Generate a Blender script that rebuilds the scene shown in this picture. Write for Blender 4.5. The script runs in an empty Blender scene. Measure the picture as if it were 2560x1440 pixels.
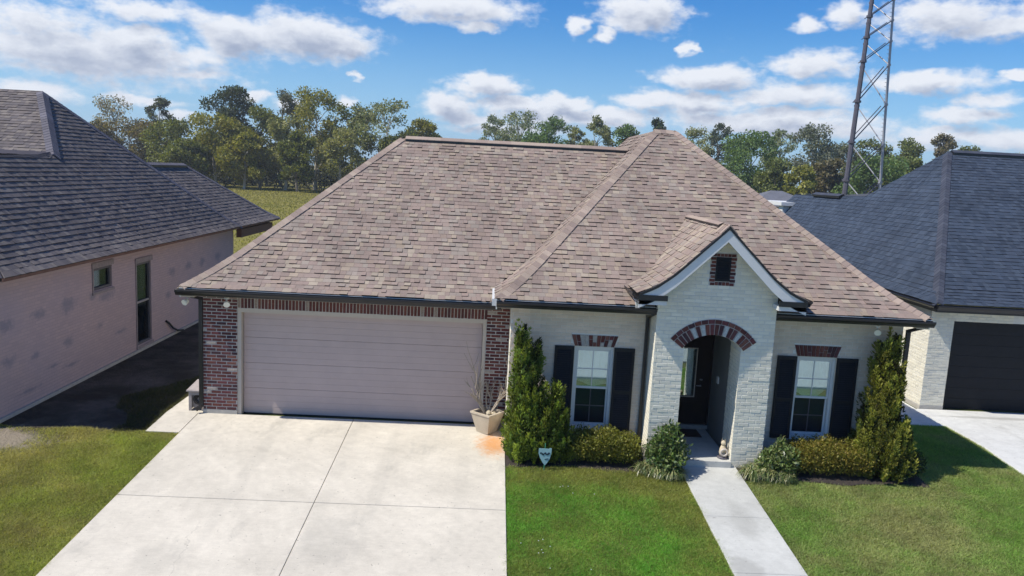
import bpy, math, random
import numpy as np
from mathutils import Vector, Matrix
random.seed(7); rng = np.random.default_rng(7)
S = bpy.context.scene
COL = S.collection
rad = math.radians

# ------------------------------------------------------------------ camera
CAM = Vector((5.0419, -15.5026, 5.2188))
cam_d = bpy.data.cameras.new('camera'); cam = bpy.data.objects.new('camera', cam_d); COL.objects.link(cam)
r_ = (0.99850, -0.01981, 0.05168); u_ = (-0.04819, 0.14875, 0.98770); f_ = (0.02725, 0.98868, -0.14757)
mw = Matrix(((r_[0], u_[0], -f_[0], CAM[0]), (r_[1], u_[1], -f_[1], CAM[1]), (r_[2], u_[2], -f_[2], CAM[2]), (0, 0, 0, 1)))
cam.matrix_world = mw
cam_d.sensor_width = 36.0; cam_d.lens = 1952.94 / 2560 * 36.0
cam_d.clip_start = 0.1; cam_d.clip_end = 3000
S.camera = cam

# ------------------------------------------------------------------ light
SUN = Vector((-0.595, -0.138, 0.790)).normalized()         # direction towards the sun
sun_d = bpy.data.lights.new('sun', 'SUN'); sun = bpy.data.objects.new('sun', sun_d); COL.objects.link(sun)
sun_d.energy = 5.0; sun_d.angle = rad(0.53); sun_d.color = (1.0, 0.945, 0.85)
sun.rotation_euler = (-SUN).to_track_quat('-Z', 'Y').to_euler()
S.view_settings.view_transform = 'Standard'; S.view_settings.look = 'None'
S.view_settings.gamma = 1.0; S.view_settings.use_curve_mapping = False
S.view_settings.exposure = 0.2

SKY_STRENGTH = 0.085
CLOUD_WHITE = (0.86, 0.89, 0.95); CLOUD_GREY = (0.36, 0.42, 0.56)
CLOUDS = [(-0.2392,0.1433,0.0947,0.0297,1),(-0.3159,0.1391,0.0538,0.0256,1),(-0.1901,0.1397,0.0410,0.0215,0.9),(-0.4255,0.1177,0.0768,0.0266,0.8),(-0.3763,0.1100,0.1024,0.0215,0.65),(-0.4959,0.0930,0.0973,0.0282,0.6),(-0.3552,0.0908,0.0512,0.0092,0.7),(-0.5132,0.1277,0.1331,0.0358,0.55),(-0.4047,0.1541,0.1382,0.0215,0.55),(-0.5191,0.0594,0.0973,0.0205,0.5),(-0.4226,0.0574,0.0768,0.0133,0.45),(-0.2935,0.0733,0.0256,0.0113,0.7),(-0.1854,0.0756,0.0256,0.0113,0.7),(-0.1760,0.1046,0.0133,0.0056,0.7),(-0.3812,0.0428,0.0205,0.0113,0.7),(-0.0638,0.1903,0.1331,0.0246,0.7),(-0.0287,0.1723,0.0435,0.0102,0.8),(0.0894,0.1781,0.0205,0.0164,0.75),(0.1709,0.1946,0.0666,0.0246,0.95),(0.1315,0.1703,0.0205,0.0102,0.8),(0.2277,0.1549,0.0133,0.0102,0.6),(0.3618,0.1845,0.0236,0.0123,0.7),(0.4067,0.1965,0.0307,0.0195,0.8),(0.5001,0.1894,0.1229,0.0328,0.6),(0.5506,0.1752,0.0819,0.0225,0.6),(0.2531,0.1231,0.0604,0.0154,1.05),(-0.0179,0.1028,0.0563,0.0164,1),(-0.0642,0.0794,0.0420,0.0184,0.95),(0.0256,0.0824,0.0717,0.0143,0.9),(0.0753,0.0882,0.0563,0.0123,0.9),(-0.0336,0.0631,0.0666,0.0143,0.75),(0.1835,0.0951,0.0486,0.0143,0.9),(0.2466,0.0887,0.0819,0.0184,0.75),(0.3423,0.1061,0.0845,0.0174,0.95),(0.3698,0.1406,0.0717,0.0195,0.8),(0.4926,0.1218,0.0768,0.0133,0.95),(0.3627,0.0809,0.1075,0.0174,0.65),(0.5281,0.0849,0.0666,0.0174,0.7),(0.5108,0.0674,0.0563,0.0133,0.6),(0.3285,0.0612,0.0563,0.0102,0.6),(0.5764,0.1283,0.0164,0.0067,0.7),(0.1265,0.0662,0.1075,0.0133,0.6),(0.0421,0.0549,0.0768,0.0123,0.6),(0.5561,0.1019,0.0614,0.0154,0.5),(-0.2569,0.0658,0.0307,0.0123,0.6),(-0.0079,0.0498,0.1024,0.0102,0.6),(0.10,0.073,0.17,0.018,0.8),(0.34,0.072,0.22,0.020,0.75),(0.55,0.062,0.18,0.020,0.65),(-0.46,0.105,0.20,0.045,0.75),(0.24,0.098,0.10,0.012,0.8)]

class NT:
    """small node-tree builder"""
    def __init__(s, tree): s.t = tree
    def n(s, typ, **kw):
        nd = s.t.nodes.new(typ)
        for k, v in kw.items(): setattr(nd, k, v)
        return nd
    def put(s, sock, v):
        if isinstance(v, bpy.types.NodeSocket): s.t.links.new(v, sock)
        elif v is not None:
            if hasattr(sock.default_value, '__len__') and not hasattr(v, '__len__'): v = (v,) * len(sock.default_value)
            if hasattr(v, '__len__') and len(sock.default_value) == 4 and len(v) == 3: v = tuple(v) + (1.0,)
            sock.default_value = v
    def m(s, op, a, b=None, c=None, clamp=False):
        nd = s.n('ShaderNodeMath', operation=op, use_clamp=clamp)
        for i, v in enumerate((a, b, c)):
            if v is not None: s.put(nd.inputs[i], v)
        return nd.outputs[0]
    def v(s, op, a, b=None, c=None):
        nd = s.n('ShaderNodeVectorMath', operation=op)
        for i, x in enumerate((a, b, c)):
            if x is not None: s.put(nd.inputs[i], x)
        return nd.outputs['Value'] if op in ('LENGTH', 'DOT_PRODUCT', 'DISTANCE') else nd.outputs[0]
    def noise(s, vec, scale, detail=3, rough=0.55, out='Fac', dims='3D', dist=0):
        nd = s.n('ShaderNodeTexNoise', noise_dimensions=dims)
        s.put(nd.inputs['Vector'], vec); nd.inputs['Scale'].default_value = scale
        nd.inputs['Detail'].default_value = detail; nd.inputs['Roughness'].default_value = rough
        nd.inputs['Distortion'].default_value = dist
        return nd.outputs[out]
    def mr(s, x, a, b, c=0.0, d=1.0, smooth=False):
        nd = s.n('ShaderNodeMapRange', interpolation_type='SMOOTHSTEP' if smooth else 'LINEAR')
        for i, q in enumerate((x, a, b, c, d)): s.put(nd.inputs[i], q)
        return nd.outputs[0]
    def mix(s, f, a, b, typ='MIX'):
        nd = s.n('ShaderNodeMix', data_type='RGBA', blend_type=typ)
        s.put(nd.inputs[0], f); s.put(nd.inputs[6], a); s.put(nd.inputs[7], b)
        return nd.outputs[2]
    def comb(s, x, y, z):
        nd = s.n('ShaderNodeCombineXYZ')
        for i, q in enumerate((x, y, z)): s.put(nd.inputs[i], q)
        return nd.outputs[0]
    def sep(s, vec):
        nd = s.n('ShaderNodeSeparateXYZ'); s.put(nd.inputs[0], vec); return nd.outputs

def cloud_group():
    g = bpy.data.node_groups.new('cloud_density', 'ShaderNodeTree')
    g.interface.new_socket('P', in_out='INPUT', socket_type='NodeSocketVector')
    g.interface.new_socket('Density', in_out='OUTPUT', socket_type='NodeSocketFloat')
    b = NT(g); gi = b.n('NodeGroupInput'); go = b.n('NodeGroupOutput')
    P = gi.outputs[0]
    st = b.v('MULTIPLY', P, (1.0, 1.7, 1.0))
    nz = b.noise(st, 26, 3, 0.55, out='Color')
    w = b.v('MULTIPLY_ADD', b.v('SUBTRACT', nz, (0.5, 0.5, 0.5)), (0.06, 0.026, 0.0), P)
    acc = None
    for (az, el, rx, ry, wt) in CLOUDS:
        rx, ry = rx * 1.18, ry * 1.22
        q = b.v('MULTIPLY_ADD', w, (1 / rx, 1 / ry, 0), (-az / rx, -el / ry, 0))
        f = b.m('MULTIPLY_ADD', b.v('LENGTH', q), -0.8, 0.42 + 0.5 * wt)
        acc = f if acc is None else b.m('MAXIMUM', acc, f)
    # the rest of the sky: the same scattered cumulus
    px, py, _ = b.sep(P)
    far = b.m('MAXIMUM', b.m('DIVIDE', b.m('ABSOLUTE', px), 0.68), b.m('DIVIDE', b.m('ABSOLUTE', py), 0.235))
    fm = b.mr(far, 1.0, 1.35, 0, 1, True)
    gen = b.noise(b.v('MULTIPLY', P, (1.0, 2.2, 1.0)), 3.4, 3, 0.5)
    gen = b.m('MULTIPLY', b.m('SUBTRACT', b.m('MULTIPLY', gen, 2.6), 1.32), fm)
    acc = b.m('MAXIMUM', acc, gen)
    fine = b.m('SUBTRACT', b.m('ADD', b.m('MULTIPLY', b.noise(st, 20, 2, 0.5), 0.55), b.m('MULTIPLY', b.noise(st, 58, 6, 0.62), 0.6)), 0.575)
    b.put(go.inputs[0], b.m('MULTIPLY_ADD', fine, 0.95, acc))
    return g

def build_world():
    w = bpy.data.worlds.new('World'); S.world = w; w.use_nodes = True
    t = w.node_tree; t.nodes.clear(); b = NT(t)
    sky = b.n('ShaderNodeTexSky', sky_type='NISHITA', sun_disc=False)
    sky.sun_elevation = math.asin(SUN.z); sky.sun_rotation = math.atan2(SUN.x, SUN.y)
    sky.altitude = 0; sky.air_density = 1.25; sky.dust_density = 0.3; sky.ozone_density = 4.0
    bg1 = b.n('ShaderNodeBackground'); bg1.inputs[1].default_value = SKY_STRENGTH
    hs = b.n('ShaderNodeHueSaturation'); hs.inputs['Saturation'].default_value = 1.4
    t.links.new(sky.outputs[0], hs.inputs['Color'])
    tc = b.n('ShaderNodeTexCoord'); d = tc.outputs['Generated']
    x, y, z = b.sep(d)
    sc = b.mix(1.0, hs.outputs[0], (0.60, 0.93, 1.32), 'MULTIPLY')
    b.put(bg1.inputs[0], b.mix(b.mr(z, 0.20, 0.0, 0, 0.55, True), sc, (4.2, 6.8, 11.0)))
    az = b.m('ARCTAN2', x, y); el = b.m('ARCSINE', z)
    P = b.comb(az, el, 0.0)
    G = cloud_group()
    def dens(vec):
        nd = b.n('ShaderNodeGroup'); nd.node_tree = G; t.links.new(vec, nd.inputs[0]); return nd.outputs[0]
    d1 = dens(P); d2 = dens(b.v('ADD', P, (-0.010, 0.014, 0.0)))
    a = b.mr(d1, 0.13, 0.56, 0, 0.97, True)
    up = b.mr(z, 0.0, 0.03, 0, 1, True)
    a = b.m('MULTIPLY', a, up)
    g = b.mr(d2, 0.18, 1.0, 0, 1, True)
    c = b.mix(g, CLOUD_WHITE, CLOUD_GREY)
    bg2 = b.n('ShaderNodeBackground'); t.links.new(c, bg2.inputs[0]); bg2.inputs[1].default_value = 0.9
    mx = b.n('ShaderNodeMixShader'); t.links.new(a, mx.inputs[0]); t.links.new(bg1.outputs[0], mx.inputs[1]); t.links.new(bg2.outputs[0], mx.inputs[2])
    out = b.n('ShaderNodeOutputWorld'); t.links.new(mx.outputs[0], out.inputs[0])
    w.cycles.sampling_method = 'MANUAL'; w.cycles.sample_map_resolution = 512
build_world()

# ------------------------------------------------------------------ materials
def mat(name):
    m = bpy.data.materials.new(name); m.use_nodes = True
    t = m.node_tree; t.nodes.clear(); b = NT(t)
    out = b.n('ShaderNodeOutputMaterial'); p = b.n('ShaderNodeBsdfPrincipled')
    t.links.new(p.outputs[0], out.inputs[0]); b.p = p; b.out = out
    b.pos = b.n('ShaderNodeNewGeometry').outputs['Position']
    return m, b
def attr(b): return b.n('ShaderNodeAttribute', attribute_name='col').outputs['Color']
def bump(b, h, strength=0.4, dist=0.01):
    nd = b.n('ShaderNodeBump'); nd.inputs['Strength'].default_value = strength; nd.inputs['Distance'].default_value = dist
    b.put(nd.inputs['Height'], h); b.put(b.p.inputs['Normal'], nd.outputs[0])
def simple(name, col, rough=0.7, var=0.15, scale=6.0, bmp=0.0, bscale=60, metal=0.0, spec=None):
    m, b = mat(name)
    n1 = b.noise(b.pos, scale, 4, 0.6)
    k = b.mr(n1, 0.25, 0.75, 1 - var, 1 + var)
    b.put(b.p.inputs['Base Color'], b.mix(1.0, col, b.comb(k, k, k), 'MULTIPLY'))
    b.p.inputs['Roughness'].default_value = rough; b.p.inputs['Metallic'].default_value = metal
    if spec is not None: b.p.inputs['Specular IOR Level'].default_value = spec
    if bmp: bump(b, b.noise(b.pos, bscale, 3), bmp)
    return m
def attrmat(name, rough=0.85, var=0.18, scale=25, bmp=0.3, bscale=140, spec=0.3, var2=0.0, scale2=1.0):
    m, b = mat(name)
    k = b.mr(b.noise(b.pos, scale, 4, 0.6), 0.25, 0.75, 1 - var, 1 + var)
    if var2: k = b.m('MULTIPLY', k, b.mr(b.noise(b.pos, scale2, 3, 0.6), 0.3, 0.7, 1 - var2, 1 + var2))
    b.put(b.p.inputs['Base Color'], b.mix(1.0, attr(b), b.comb(k, k, k), 'MULTIPLY'))
    b.p.inputs['Roughness'].default_value = rough; b.p.inputs['Specular IOR Level'].default_value = spec
    if bmp: bump(b, b.noise(b.pos, bscale, 3), bmp, 0.006)
    return m
MT = {}
MT['shingle'] = attrmat('asphalt_shingle', 0.9, 0.22, 90, 0.5, 220, 0.2, 0.16, 0.9)
MT['brick'] = attrmat('fired_brick', 0.9, 0.28, 40, 0.5, 120, 0.2)
MT['painted'] = attrmat('painted_brick', 0.65, 0.05, 12, 0.5, 70, 0.35)
MT['mortar'] = simple('mortar', (0.47, 0.44, 0.40), 0.95, 0.18, 14, 0.6, 90)
MT['pmortar'] = simple('painted_mortar', (0.64, 0.63, 0.58), 0.8, 0.08, 10, 0.5, 60)
MT['black_metal'] = simple('black_aluminium', (0.012, 0.012, 0.014), 0.32, 0.2, 8)
MT['drip'] = simple('drip_edge_metal', (0.62, 0.60, 0.56), 0.45, 0.1, 8)
MT['white'] = simple('white_trim_paint', (0.62, 0.62, 0.60), 0.5, 0.04, 5)
MT['cream'] = simple('cream_trim_paint', (0.50, 0.44, 0.37), 0.55, 0.05, 5)
MT['door_paint'] = simple('garage_door_paint', (0.475, 0.375, 0.345), 0.5, 0.06, 3, 0.08, 90)
MT['shutter'] = simple('black_shutter_paint', (0.010, 0.0105, 0.013), 0.6, 0.2, 9, spec=0.25)
MT['darkroom'] = simple('dark_interior', (0.03, 0.03, 0.032), 0.9, 0.1, 3)
MT['curtain'] = simple('window_blind', (0.90, 0.93, 0.92), 0.8, 0.06, 7)
MT['porch_shade'] = simple('porch_shade_paint', (0.22, 0.215, 0.205), 0.7, 0.06, 6)  # house paint darkened to carry the shade inside the porch
MT['slab'] = simple('slab_edge_concrete', (0.40, 0.38, 0.34), 0.9, 0.15, 9, 0.3, 60)
MT['galv'] = simple('galvanised_steel', (0.33, 0.33, 0.36), 0.55, 0.15, 3, metal=0.3)
MT['galv_dark'] = simple('dark_steel', (0.085, 0.08, 0.10), 0.6, 0.2, 3, metal=0.2)
MT['wood_grey'] = simple('weathered_wood', (0.33, 0.29, 0.27), 0.85, 0.2, 14, 0.3, 80)
MT['wood_brown'] = simple('stained_beam', (0.16, 0.075, 0.05), 0.75, 0.2, 9)
MT['frame_dark'] = simple('dark_window_frame', (0.10, 0.09, 0.095), 0.7, 0.15, 9)  # dark grey-brown frames of the left house's windows
MT['trim_dark'] = simple('dark_trim', (0.27, 0.225, 0.22), 0.85, 0.2, 12)  # darker tone for the left house's window trim
MT['rubber'] = simple('black_rubber', (0.012, 0.012, 0.012), 0.6, 0.2, 9)
MT['soil'] = simple('potting_soil', (0.055, 0.045, 0.04), 0.95, 0.4, 30, 0.8, 60)
MT['twig'] = simple('dry_twig', (0.34, 0.29, 0.23), 0.9, 0.2, 30)
MT['stone_pale'] = simple('pale_stone', (0.55, 0.47, 0.33), 0.85, 0.2, 20, 0.4, 60)
MT['lamp'] = simple('lamp_glass', (0.75, 0.72, 0.60), 0.25, 0.05, 9)
MT['bark'] = simple('tree_bark', (0.20, 0.17, 0.13), 0.95, 0.35, 1.2)
MT['bark_pale'] = simple('pale_bark', (0.42, 0.38, 0.30), 0.95, 0.3, 1.2)
MT['brown_door'] = simple('dark_brown_door', (0.022, 0.015, 0.013), 0.85, 0.15, 4, spec=0.2)
MT['mat'] = simple('coir_doormat', (0.05, 0.03, 0.025), 0.95, 0.3, 40, 0.5, 120)
MT['grey_wall'] = simple('far_house_siding', (0.33, 0.33, 0.36), 0.8, 0.06, 2)
MT['grey_roof'] = simple('far_house_roof', (0.11, 0.115, 0.135), 0.9, 0.15, 1.5)
MT['sign'] = simple('sign_face', (0.30, 0.48, 0.50), 0.35, 0.05, 9)
MT['sign_dark'] = simple('sign_print', (0.03, 0.05, 0.08), 0.4, 0.05, 9)
MT['green_stake'] = simple('stake_paint', (0.05, 0.22, 0.12), 0.5, 0.05, 9)

def glass(name, refl, tint):
    m, b = mat(name); t = m.node_tree; t.nodes.remove(b.p)
    tr = b.n('ShaderNodeBsdfTransparent'); tr.inputs[0].default_value = tint + (1,)
    gl = b.n('ShaderNodeBsdfGlossy'); gl.inputs['Roughness'].default_value = 0.03; gl.inputs[0].default_value = (0.85, 0.95, 0.95, 1)
    fr = b.n('ShaderNodeFresnel'); fr.inputs[0].default_value = 1.5
    f = b.m('ADD', b.m('MULTIPLY', fr.outputs[0], 1.0 if refl else 0.45), refl, clamp=True)
    mx = b.n('ShaderNodeMixShader'); b.put(mx.inputs[0], f); t.links.new(tr.outputs[0], mx.inputs[1]); t.links.new(gl.outputs[0], mx.inputs[2])
    t.links.new(mx.outputs[0], b.out.inputs[0]); return m
MT['glass'] = glass('window_glass', 0.30, (0.90, 0.99, 0.98))
MT['screen'] = glass('screened_glass', 0.0, (0.40, 0.47, 0.53))

def leafmat(name, trans=0.35, gloss=0.25, rough=0.5):
    m, b = mat(name); t = m.node_tree
    c = attr(b)
    k = b.mr(b.noise(b.pos, 1.7, 2), 0.3, 0.7, 0.82, 1.18)
    c = b.mix(1.0, c, b.comb(k, k, k), 'MULTIPLY')
    b.put(b.p.inputs['Base Color'], c); b.p.inputs['Roughness'].default_value = rough
    b.p.inputs['Specular IOR Level'].default_value = gloss
    tl = b.n('ShaderNodeBsdfTranslucent'); b.put(tl.inputs[0], b.mix(1.0, c, (1.25, 1.3, 0.6), 'MULTIPLY'))
    mx = b.n('ShaderNodeMixShader'); mx.inputs[0].default_value = trans
    t.links.new(b.p.outputs[0], mx.inputs[1]); t.links.new(tl.outputs[0], mx.inputs[2]); t.links.new(mx.outputs[0], b.out.inputs[0])
    return m
MT['leaf'] = leafmat('leaves'); MT['leaf_shiny'] = leafmat('glossy_leaves', 0.22, 0.6, 0.35)
MT['grass'] = leafmat('grass_blades', 0.5, 0.15, 0.6)

def concrete(name, base, rust=None, patch=None, crack=None):
    m, b = mat(name)
    n1 = b.noise(b.pos, 0.9, 5, 0.65); n2 = b.noise(b.pos, 7, 4, 0.6); n3 = b.noise(b.pos, 60, 2)
    k = b.m('MULTIPLY', b.mr(n1, 0.3, 0.7, 0.86, 1.10), b.m('MULTIPLY', b.mr(n2, 0.25, 0.75, 0.92, 1.07), b.mr(n3, 0.2, 0.8, 0.93, 1.07)))
    c = b.mix(1.0, base, b.comb(k, k, k), 'MULTIPLY')
    st = b.mr(b.noise(b.v('MULTIPLY', b.pos, (1.0, 0.35, 1)), 1.6, 5, 0.7), 0.56, 0.74, 0, 0.30, True)
    c = b.mix(st, c, (0.26, 0.25, 0.22))
    dots = b.mr(b.noise(b.pos, 22, 1), 0.735, 0.76, 0, 0.55)
    c = b.mix(dots, c, (0.13, 0.12, 0.10))
    if rust:
        d = b.v('LENGTH', b.v('MULTIPLY', b.v('SUBTRACT', b.pos, rust), (1.35, 0.8, 0)))
        d = b.m('ADD', d, b.m('MULTIPLY', b.m('SUBTRACT', b.noise(b.pos, 9, 6, 0.75), 0.5), 0.9))
        c = b.mix(b.mr(d, 0.62, 0.08, 0, 0.85, True), c, (0.56, 0.25, 0.07))
    if patch:
        for (px, py, sx, sy, s) in patch:
            d = b.v('LENGTH', b.v('MULTIPLY', b.v('SUBTRACT', b.pos, (px, py, 0)), (1 / sx, 1 / sy, 0)))
            d = b.m('ADD', d, b.m('MULTIPLY', b.m('SUBTRACT', b.noise(b.pos, 3, 4, 0.7), 0.5), 1.1))
            c = b.mix(b.mr(d, 1.0, 0.5, 0, s, True), c, (0.24, 0.235, 0.21))
    if crack:
        x, y, z = b.sep(b.pos)
        for (x0, y0, x1, y1) in crack:
            k = (x1 - x0) / (y1 - y0); wv = b.m('MULTIPLY', b.m('SUBTRACT', b.noise(b.pos, 2.5, 4, 0.65), 0.5), 0.35)
            dx = b.m('ABSOLUTE', b.m('ADD', b.m('SUBTRACT', x, b.m('MULTIPLY_ADD', y, k, x0 - k * y0)), wv))
            f = b.m('MULTIPLY', b.mr(dx, 0.010, 0.003, 0, 0.25), b.m('MULTIPLY', b.mr(y, y1, y1 + .3), b.mr(y, y0, y0 - .3)))
            c = b.mix(f, c, (0.2, 0.19, 0.17))
    br = b.mr(b.noise(b.v('MULTIPLY', b.pos, (0.05, 1, 1)), 90, 2), 0.25, 0.75, 0.95, 1.05); c = b.mix(1.0, c, b.comb(br, br, br), 'MULTIPLY')
    b.put(b.p.inputs['Base Color'], c); b.p.inputs['Roughness'].default_value = 0.9; b.p.inputs['Specular IOR Level'].default_value = 0.25
    bump(b, b.noise(b.pos, 120, 3), 0.25, 0.004)
    return m
MT['drive'] = concrete('driveway_concrete', (0.57, 0.525, 0.435), (5.25, -0.95, 0), [(2.85, -4.6, 0.55, 0.9, 0.22), (0.6, -5.2, 0.5, 0.5, 0.14), (1.0, -2.5, .16, 3.6, .10), (2.5, -2.6, .16, 3.6, .08), (3.3, -2.6, .16, 3.6, .10), (4.7, -2.7, .15, 3.4, .07)], [(.78, -4.1, .95, -6.0)])
MT['walk'] = concrete('walkway_concrete', (0.48, 0.48, 0.445), None, [(9.35, -3.6, 0.25, 0.7, 0.25), (8.95, -5.0, 0.3, 0.5, 0.4)])
MT['drive2'] = concrete('neighbour_concrete', (0.56, 0.56, 0.53), None, [(17.5, 2.1, 2.2, 0.12, 0.5)])
MT['street'] = concrete('street_concrete', (0.36, 0.375, 0.35))
MT['planter'] = concrete('cast_planter_concrete', (0.50, 0.43, 0.33))

def ground_mat():
    m, b = mat('ground_soil_and_turf')
    x, y, z = b.sep(b.pos)
    n1 = b.noise(b.pos, 0.8, 5, 0.6); n2 = b.noise(b.pos, 5, 5, 0.7); n3 = b.noise(b.pos, 0.09, 4, 0.6)
    c = b.mix(b.mr(n1, 0.35, 0.65), (0.115, 0.15, 0.035), (0.17, 0.15, 0.06))
    c = b.mix(b.mr(n2, 0.3, 0.75, 0, 0.6), c, (0.085, 0.115, 0.028))
    # open field behind the houses: mown olive-yellow grass
    fld = b.mix(b.mr(n3, 0.35, 0.65), (0.235, 0.205, 0.05), (0.165, 0.16, 0.04))
    fld = b.mix(b.mr(b.noise(b.pos, 0.5, 4, 0.7), 0.4, 0.7, 0, 0.6), fld, (0.27, 0.23, 0.085))
    c = b.mix(b.mr(y, 16, 26), c, fld)
    # bare earth by the left neighbour's wall, widened and darkened to deepen its shadow
    wob = b.m('MULTIPLY', b.m('SUBTRACT', b.noise(b.pos, 0.7, 4, 0.6), 0.5), 0.8)
    dx = b.m('ADD', x, b.m('ADD', wob, b.m('MULTIPLY', y, -0.05)))
    e = b.m('MULTIPLY', b.m('MULTIPLY', b.mr(y, -1.6, -1.0, 0, 1, True), b.mr(dx, -1.2, -1.7, 0, 1, True), 1.0), b.mr(y, 13, 11, 0, 1, True))
    soil = b.mix(b.mr(n1, 0.42, 0.62), (0.045, 0.037, 0.03), (0.12, 0.10, 0.085)); soil = b.mix(b.mr(n2, 0.35, 0.7, 0, 0.5), soil, (0.035, 0.03, 0.022))
    c = b.mix(e, c, soil)
    bp = b.v('LENGTH', b.v('MULTIPLY', b.v('SUBTRACT', b.pos, (-3.75, -1.6, 0)), (0.8, 1.5, 0))); bp = b.m('ADD', bp, b.m('MULTIPLY', b.m('SUBTRACT', b.noise(b.pos, 2.2, 5, 0.75), 0.5), 1.9))
    c = b.mix(b.mr(bp, 1.15, 0.35, 0, 0.9, True), c, (0.30, 0.25, 0.19))
    b.put(b.p.inputs['Base Color'], c); b.p.inputs['Roughness'].default_value = 0.95; b.p.inputs['Specular IOR Level'].default_value = 0.1
    bump(b, b.m('ADD', b.noise(b.pos, 18, 5, 0.7), b.noise(b.pos, 3.5, 4, 0.7)), 1.0, 0.06)
    return m
MT['ground'] = ground_mat()
MT['mulch'] = simple('bark_mulch', (0.034, 0.026, 0.02), 0.95, 0.45, 30, 0.9, 50)

BLOTCH = [(-.7, 1.81, .32, .17), (.4, 1.84, .30, .13), (1.55, 1.83, .36, .21), (2.6, 1.86, .24, .12), (3.25, 1.76, .45, .14), (-.65, 1.09, .3, .12), (1.48, 1.02, .26, .13), (.27, 1.0, .2, .1), (7.07, 1.84, .3, .15), (8.25, 1.87, .3, .15), (9.4, 1.86, .3, .16), (10.8, 1.89, .3, .17), (0, .34, .45, .05), (1.6, .48, .35, .05), (6.8, 1.22, .22, .13), (2.9, 1.1, .2, .09), (.9, .62, .3, .05), (3.9, .75, .4, .06)]
def wash_wall():
    m, b = mat('washed_brick_wall')
    br = b.n('ShaderNodeTexBrick')
    x, y, z = b.sep(b.pos)
    b.put(br.inputs['Vector'], b.comb(y, z, 0.0)); br.inputs['Scale'].default_value = 1.0
    br.inputs['Brick Width'].default_value = 0.2; br.inputs['Row Height'].default_value = 0.068; br.inputs['Mortar Size'].default_value = 0.006
    br.inputs['Color1'].default_value = (0.52, 0.37, 0.355, 1); br.inputs['Color2'].default_value = (0.45, 0.33, 0.32, 1); br.inputs['Mortar'].default_value = (0.40, 0.31, 0.30, 1)
    c = br.outputs['Color']
    c = b.mix(b.mr(b.noise(b.pos, 0.5, 4, 0.6), 0.35, 0.65, 0, 0.5), c, (0.40, 0.32, 0.35))
    for (py, pz, ry, rz) in BLOTCH:
        d = b.v('LENGTH', b.v('MULTIPLY', b.v('SUBTRACT', b.pos, (-4.17, py, pz)), (0, 1 / ry, 1 / rz)))
        d = b.m('ADD', d, b.m('MULTIPLY', b.m('SUBTRACT', b.noise(b.pos, 6, 5, 0.75), 0.5), 2.6))
        c = b.mix(b.mr(d, 1.15, 0.2, 0, 0.62, True), c, (0.19, 0.19, 0.23))
    b.put(b.p.inputs['Base Color'], c); b.p.inputs['Roughness'].default_value = 0.85
    bump(b, b.m('ADD', b.m('MULTIPLY', br.outputs['Fac'], -1), b.m('MULTIPLY', b.noise(b.pos, 40, 3), 0.6)), 0.6, 0.008)
    return m
MT['wash'] = wash_wall()

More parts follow.
